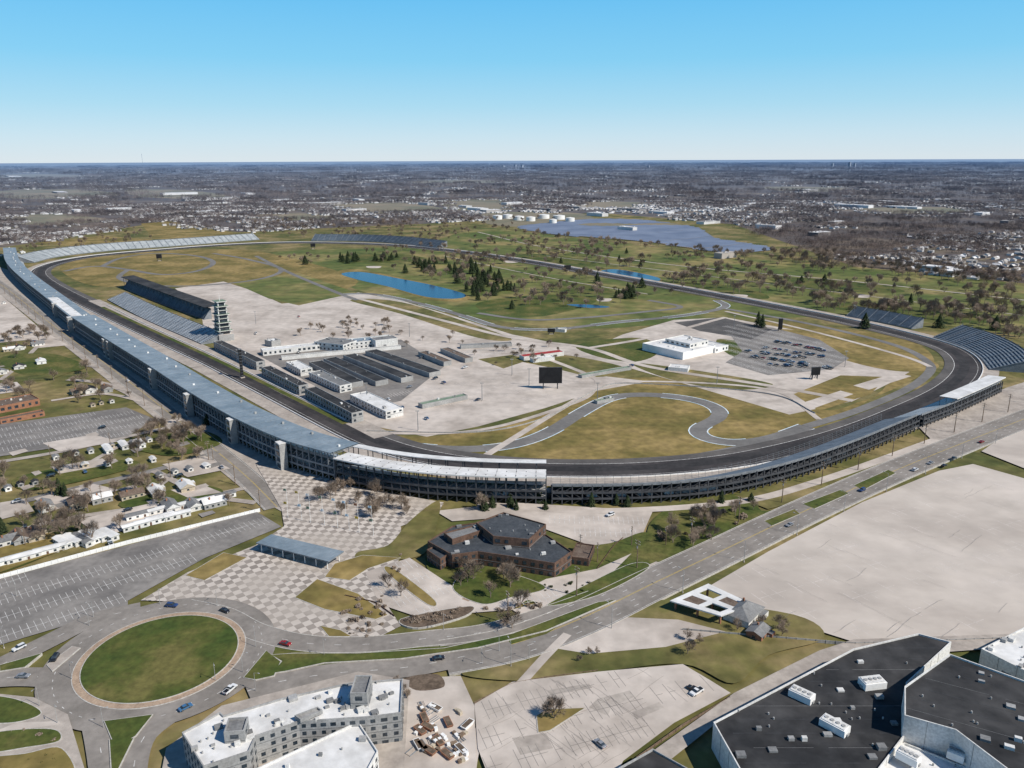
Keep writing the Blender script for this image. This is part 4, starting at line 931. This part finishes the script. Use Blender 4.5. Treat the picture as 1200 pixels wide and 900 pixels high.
def hpatch(seed,size=90,n=11):
    random.seed(seed); mb=MB()
    for _ in range(n):
        x,y=U(-size/2,size/2),random.choice([-.35,.0,.35])*size+U(-5,5); lx,ly,h=U(9,14),U(7,9),3
        if R()<.5: lx,ly=ly,lx
        wl,rf=random.choice([m_fwhite,m_fwhite,m_froof]),random.choice([m_froof,m_froof,m_froof,m_fwhite])
        mb.box((x,y),0,lx,ly,0,h,wl); X,Y=lx/2+.4,ly/2+.4
        A=[(x-X,y-Y,h),(x+X,y-Y,h),(x+X,y+Y,h),(x-X,y+Y,h)]; t0=(x-X,y,h+2.4); t1=(x+X,y,h+2.4)
        mb.face([A[0],A[1],t1,t0],rf); mb.face([A[2],A[3],t0,t1],rf); mb.face([A[1],A[2],t1],wl); mb.face([A[3],A[0],t0],wl)
    for s in (-.18,.18): mb.box((0,s*size),0,size,6,0.03,0.06,m_ffield)
    return mb.mesh('housing_block')
excl=[G2(p) for p in BOUND]
def instancer(name,child_mesh,pts):
    mb=MB(); mb.mi(m_far)
    for (x,y,s,a) in pts:
        h=s/2; q=[]
        for k in range(4): t=a+math.pi/4+k*math.pi/2; q.append((x+math.cos(t)*h*1.41421,y+math.sin(t)*h*1.41421,0.15))
        mb.face(q,m_far)
    p=mb.obj(name); p.instance_type='FACES'; p.use_instance_faces_scale=True; p.show_instancer_for_render=False; p.show_instancer_for_viewport=False
    c=bpy.data.objects.new(name+'_unit',child_mesh); link(c,p)
random.seed(5)
sets={k:[] for k in range(6)}
fields=[gpoly(P) for P in FIELDS]
def scatter(r0,r1,n,s0,s1,hp,hs):
    for _ in range(n):
        r_=math.sqrt(U(r0*r0,r1*r1)); a=math.pi/2+U(-.86,.86); x,y=r_*math.cos(a),r_*math.sin(a)
        if inside((x,y),excl) or any(inside((x,y),f) for f in fields): continue
        m=noise.noise(Vector((x*.0011,y*.0011,3)))+.5*noise.noise(Vector((x*.004,y*.004,9)))
        an=NA+random.choice([0,1,2,3])*math.pi/2
        if m>-0.42: sets[random.randint(0,2)].append((x,y,U(s0,s1),U(0,6.28)))
        if m<0.25 and R()<hp: sets[3+random.randint(0,1)].append((x,y,hs,an))
scatter(1100,4200,3500,.85,1.2,.55,1.0); scatter(4200,13000,5400,1.5,2.3,.22,1.4); scatter(13000,30000,5500,3,4.5,.06,2.5)
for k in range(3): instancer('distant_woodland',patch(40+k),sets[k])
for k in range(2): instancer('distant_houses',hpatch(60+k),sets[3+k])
# ================================================================ LIGHT
EL=math.radians(43); SAZ=math.radians(-28)
sd=Vector((math.cos(SAZ)*math.cos(EL),math.sin(SAZ)*math.cos(EL),math.sin(EL)))
sl=bpy.data.lights.new('sun','SUN'); sl.energy=5.0; sl.angle=math.radians(.53); sl.color=(1,.95,.875)
so=bpy.data.objects.new('sun',sl); so.rotation_euler=sd.to_track_quat('Z','Y').to_euler(); so.location=(0,0,400); link(so)
w=bpy.data.worlds.new('World'); bpy.context.scene.world=w; w.use_nodes=True; nt=w.node_tree; N=nt.nodes; L=nt.links
sky=N.new('ShaderNodeTexSky'); sky.sky_type='NISHITA'; sky.sun_disc=False; sky.sun_elevation=EL; sky.sun_rotation=math.atan2(sd.x,sd.y)
sky.air_density=1.0; sky.dust_density=0.3; sky.ozone_density=2.0; sky.altitude=200
bg=N['Background']; bg.inputs[1].default_value=0.11
tc=N.new('ShaderNodeTexCoord'); sx=N.new('ShaderNodeSeparateXYZ'); L.new(tc.outputs['Generated'],sx.inputs[0])
rp=N.new('ShaderNodeValToRGB'); L.new(sx.outputs['Z'],rp.inputs[0]); el=rp.color_ramp.elements
k_=1/0.11
def sc(c): return (*[x*k_ for x in c],1)
el[0].position=0.0; el[0].color=sc((.69,.79,.86)); el[1].position=1.0; el[1].color=sc((.018,.06,.18))
for p_,c_ in [(.025,(.58,.77,.89)),(.06,(.40,.71,.90)),(.11,(.23,.63,.92)),(.18,(.135,.54,.92)),(.26,(.07,.29,.62)),(.45,(.035,.14,.36))]:
    e=el.new(p_); e.color=sc(c_)
mx=N.new('ShaderNodeMix'); mx.data_type='RGBA'; mx.inputs['Factor'].default_value=0.92
L.new(sky.outputs[0],mx.inputs[6]); L.new(rp.outputs[0],mx.inputs[7]); L.new(mx.outputs[2],bg.inputs[0])
vs=bpy.context.scene.view_settings; vs.view_transform='Standard'; vs.look='None'; vs.exposure=0; vs.gamma=1
print('objects',len(bpy.data.objects),'z',ZL[0])
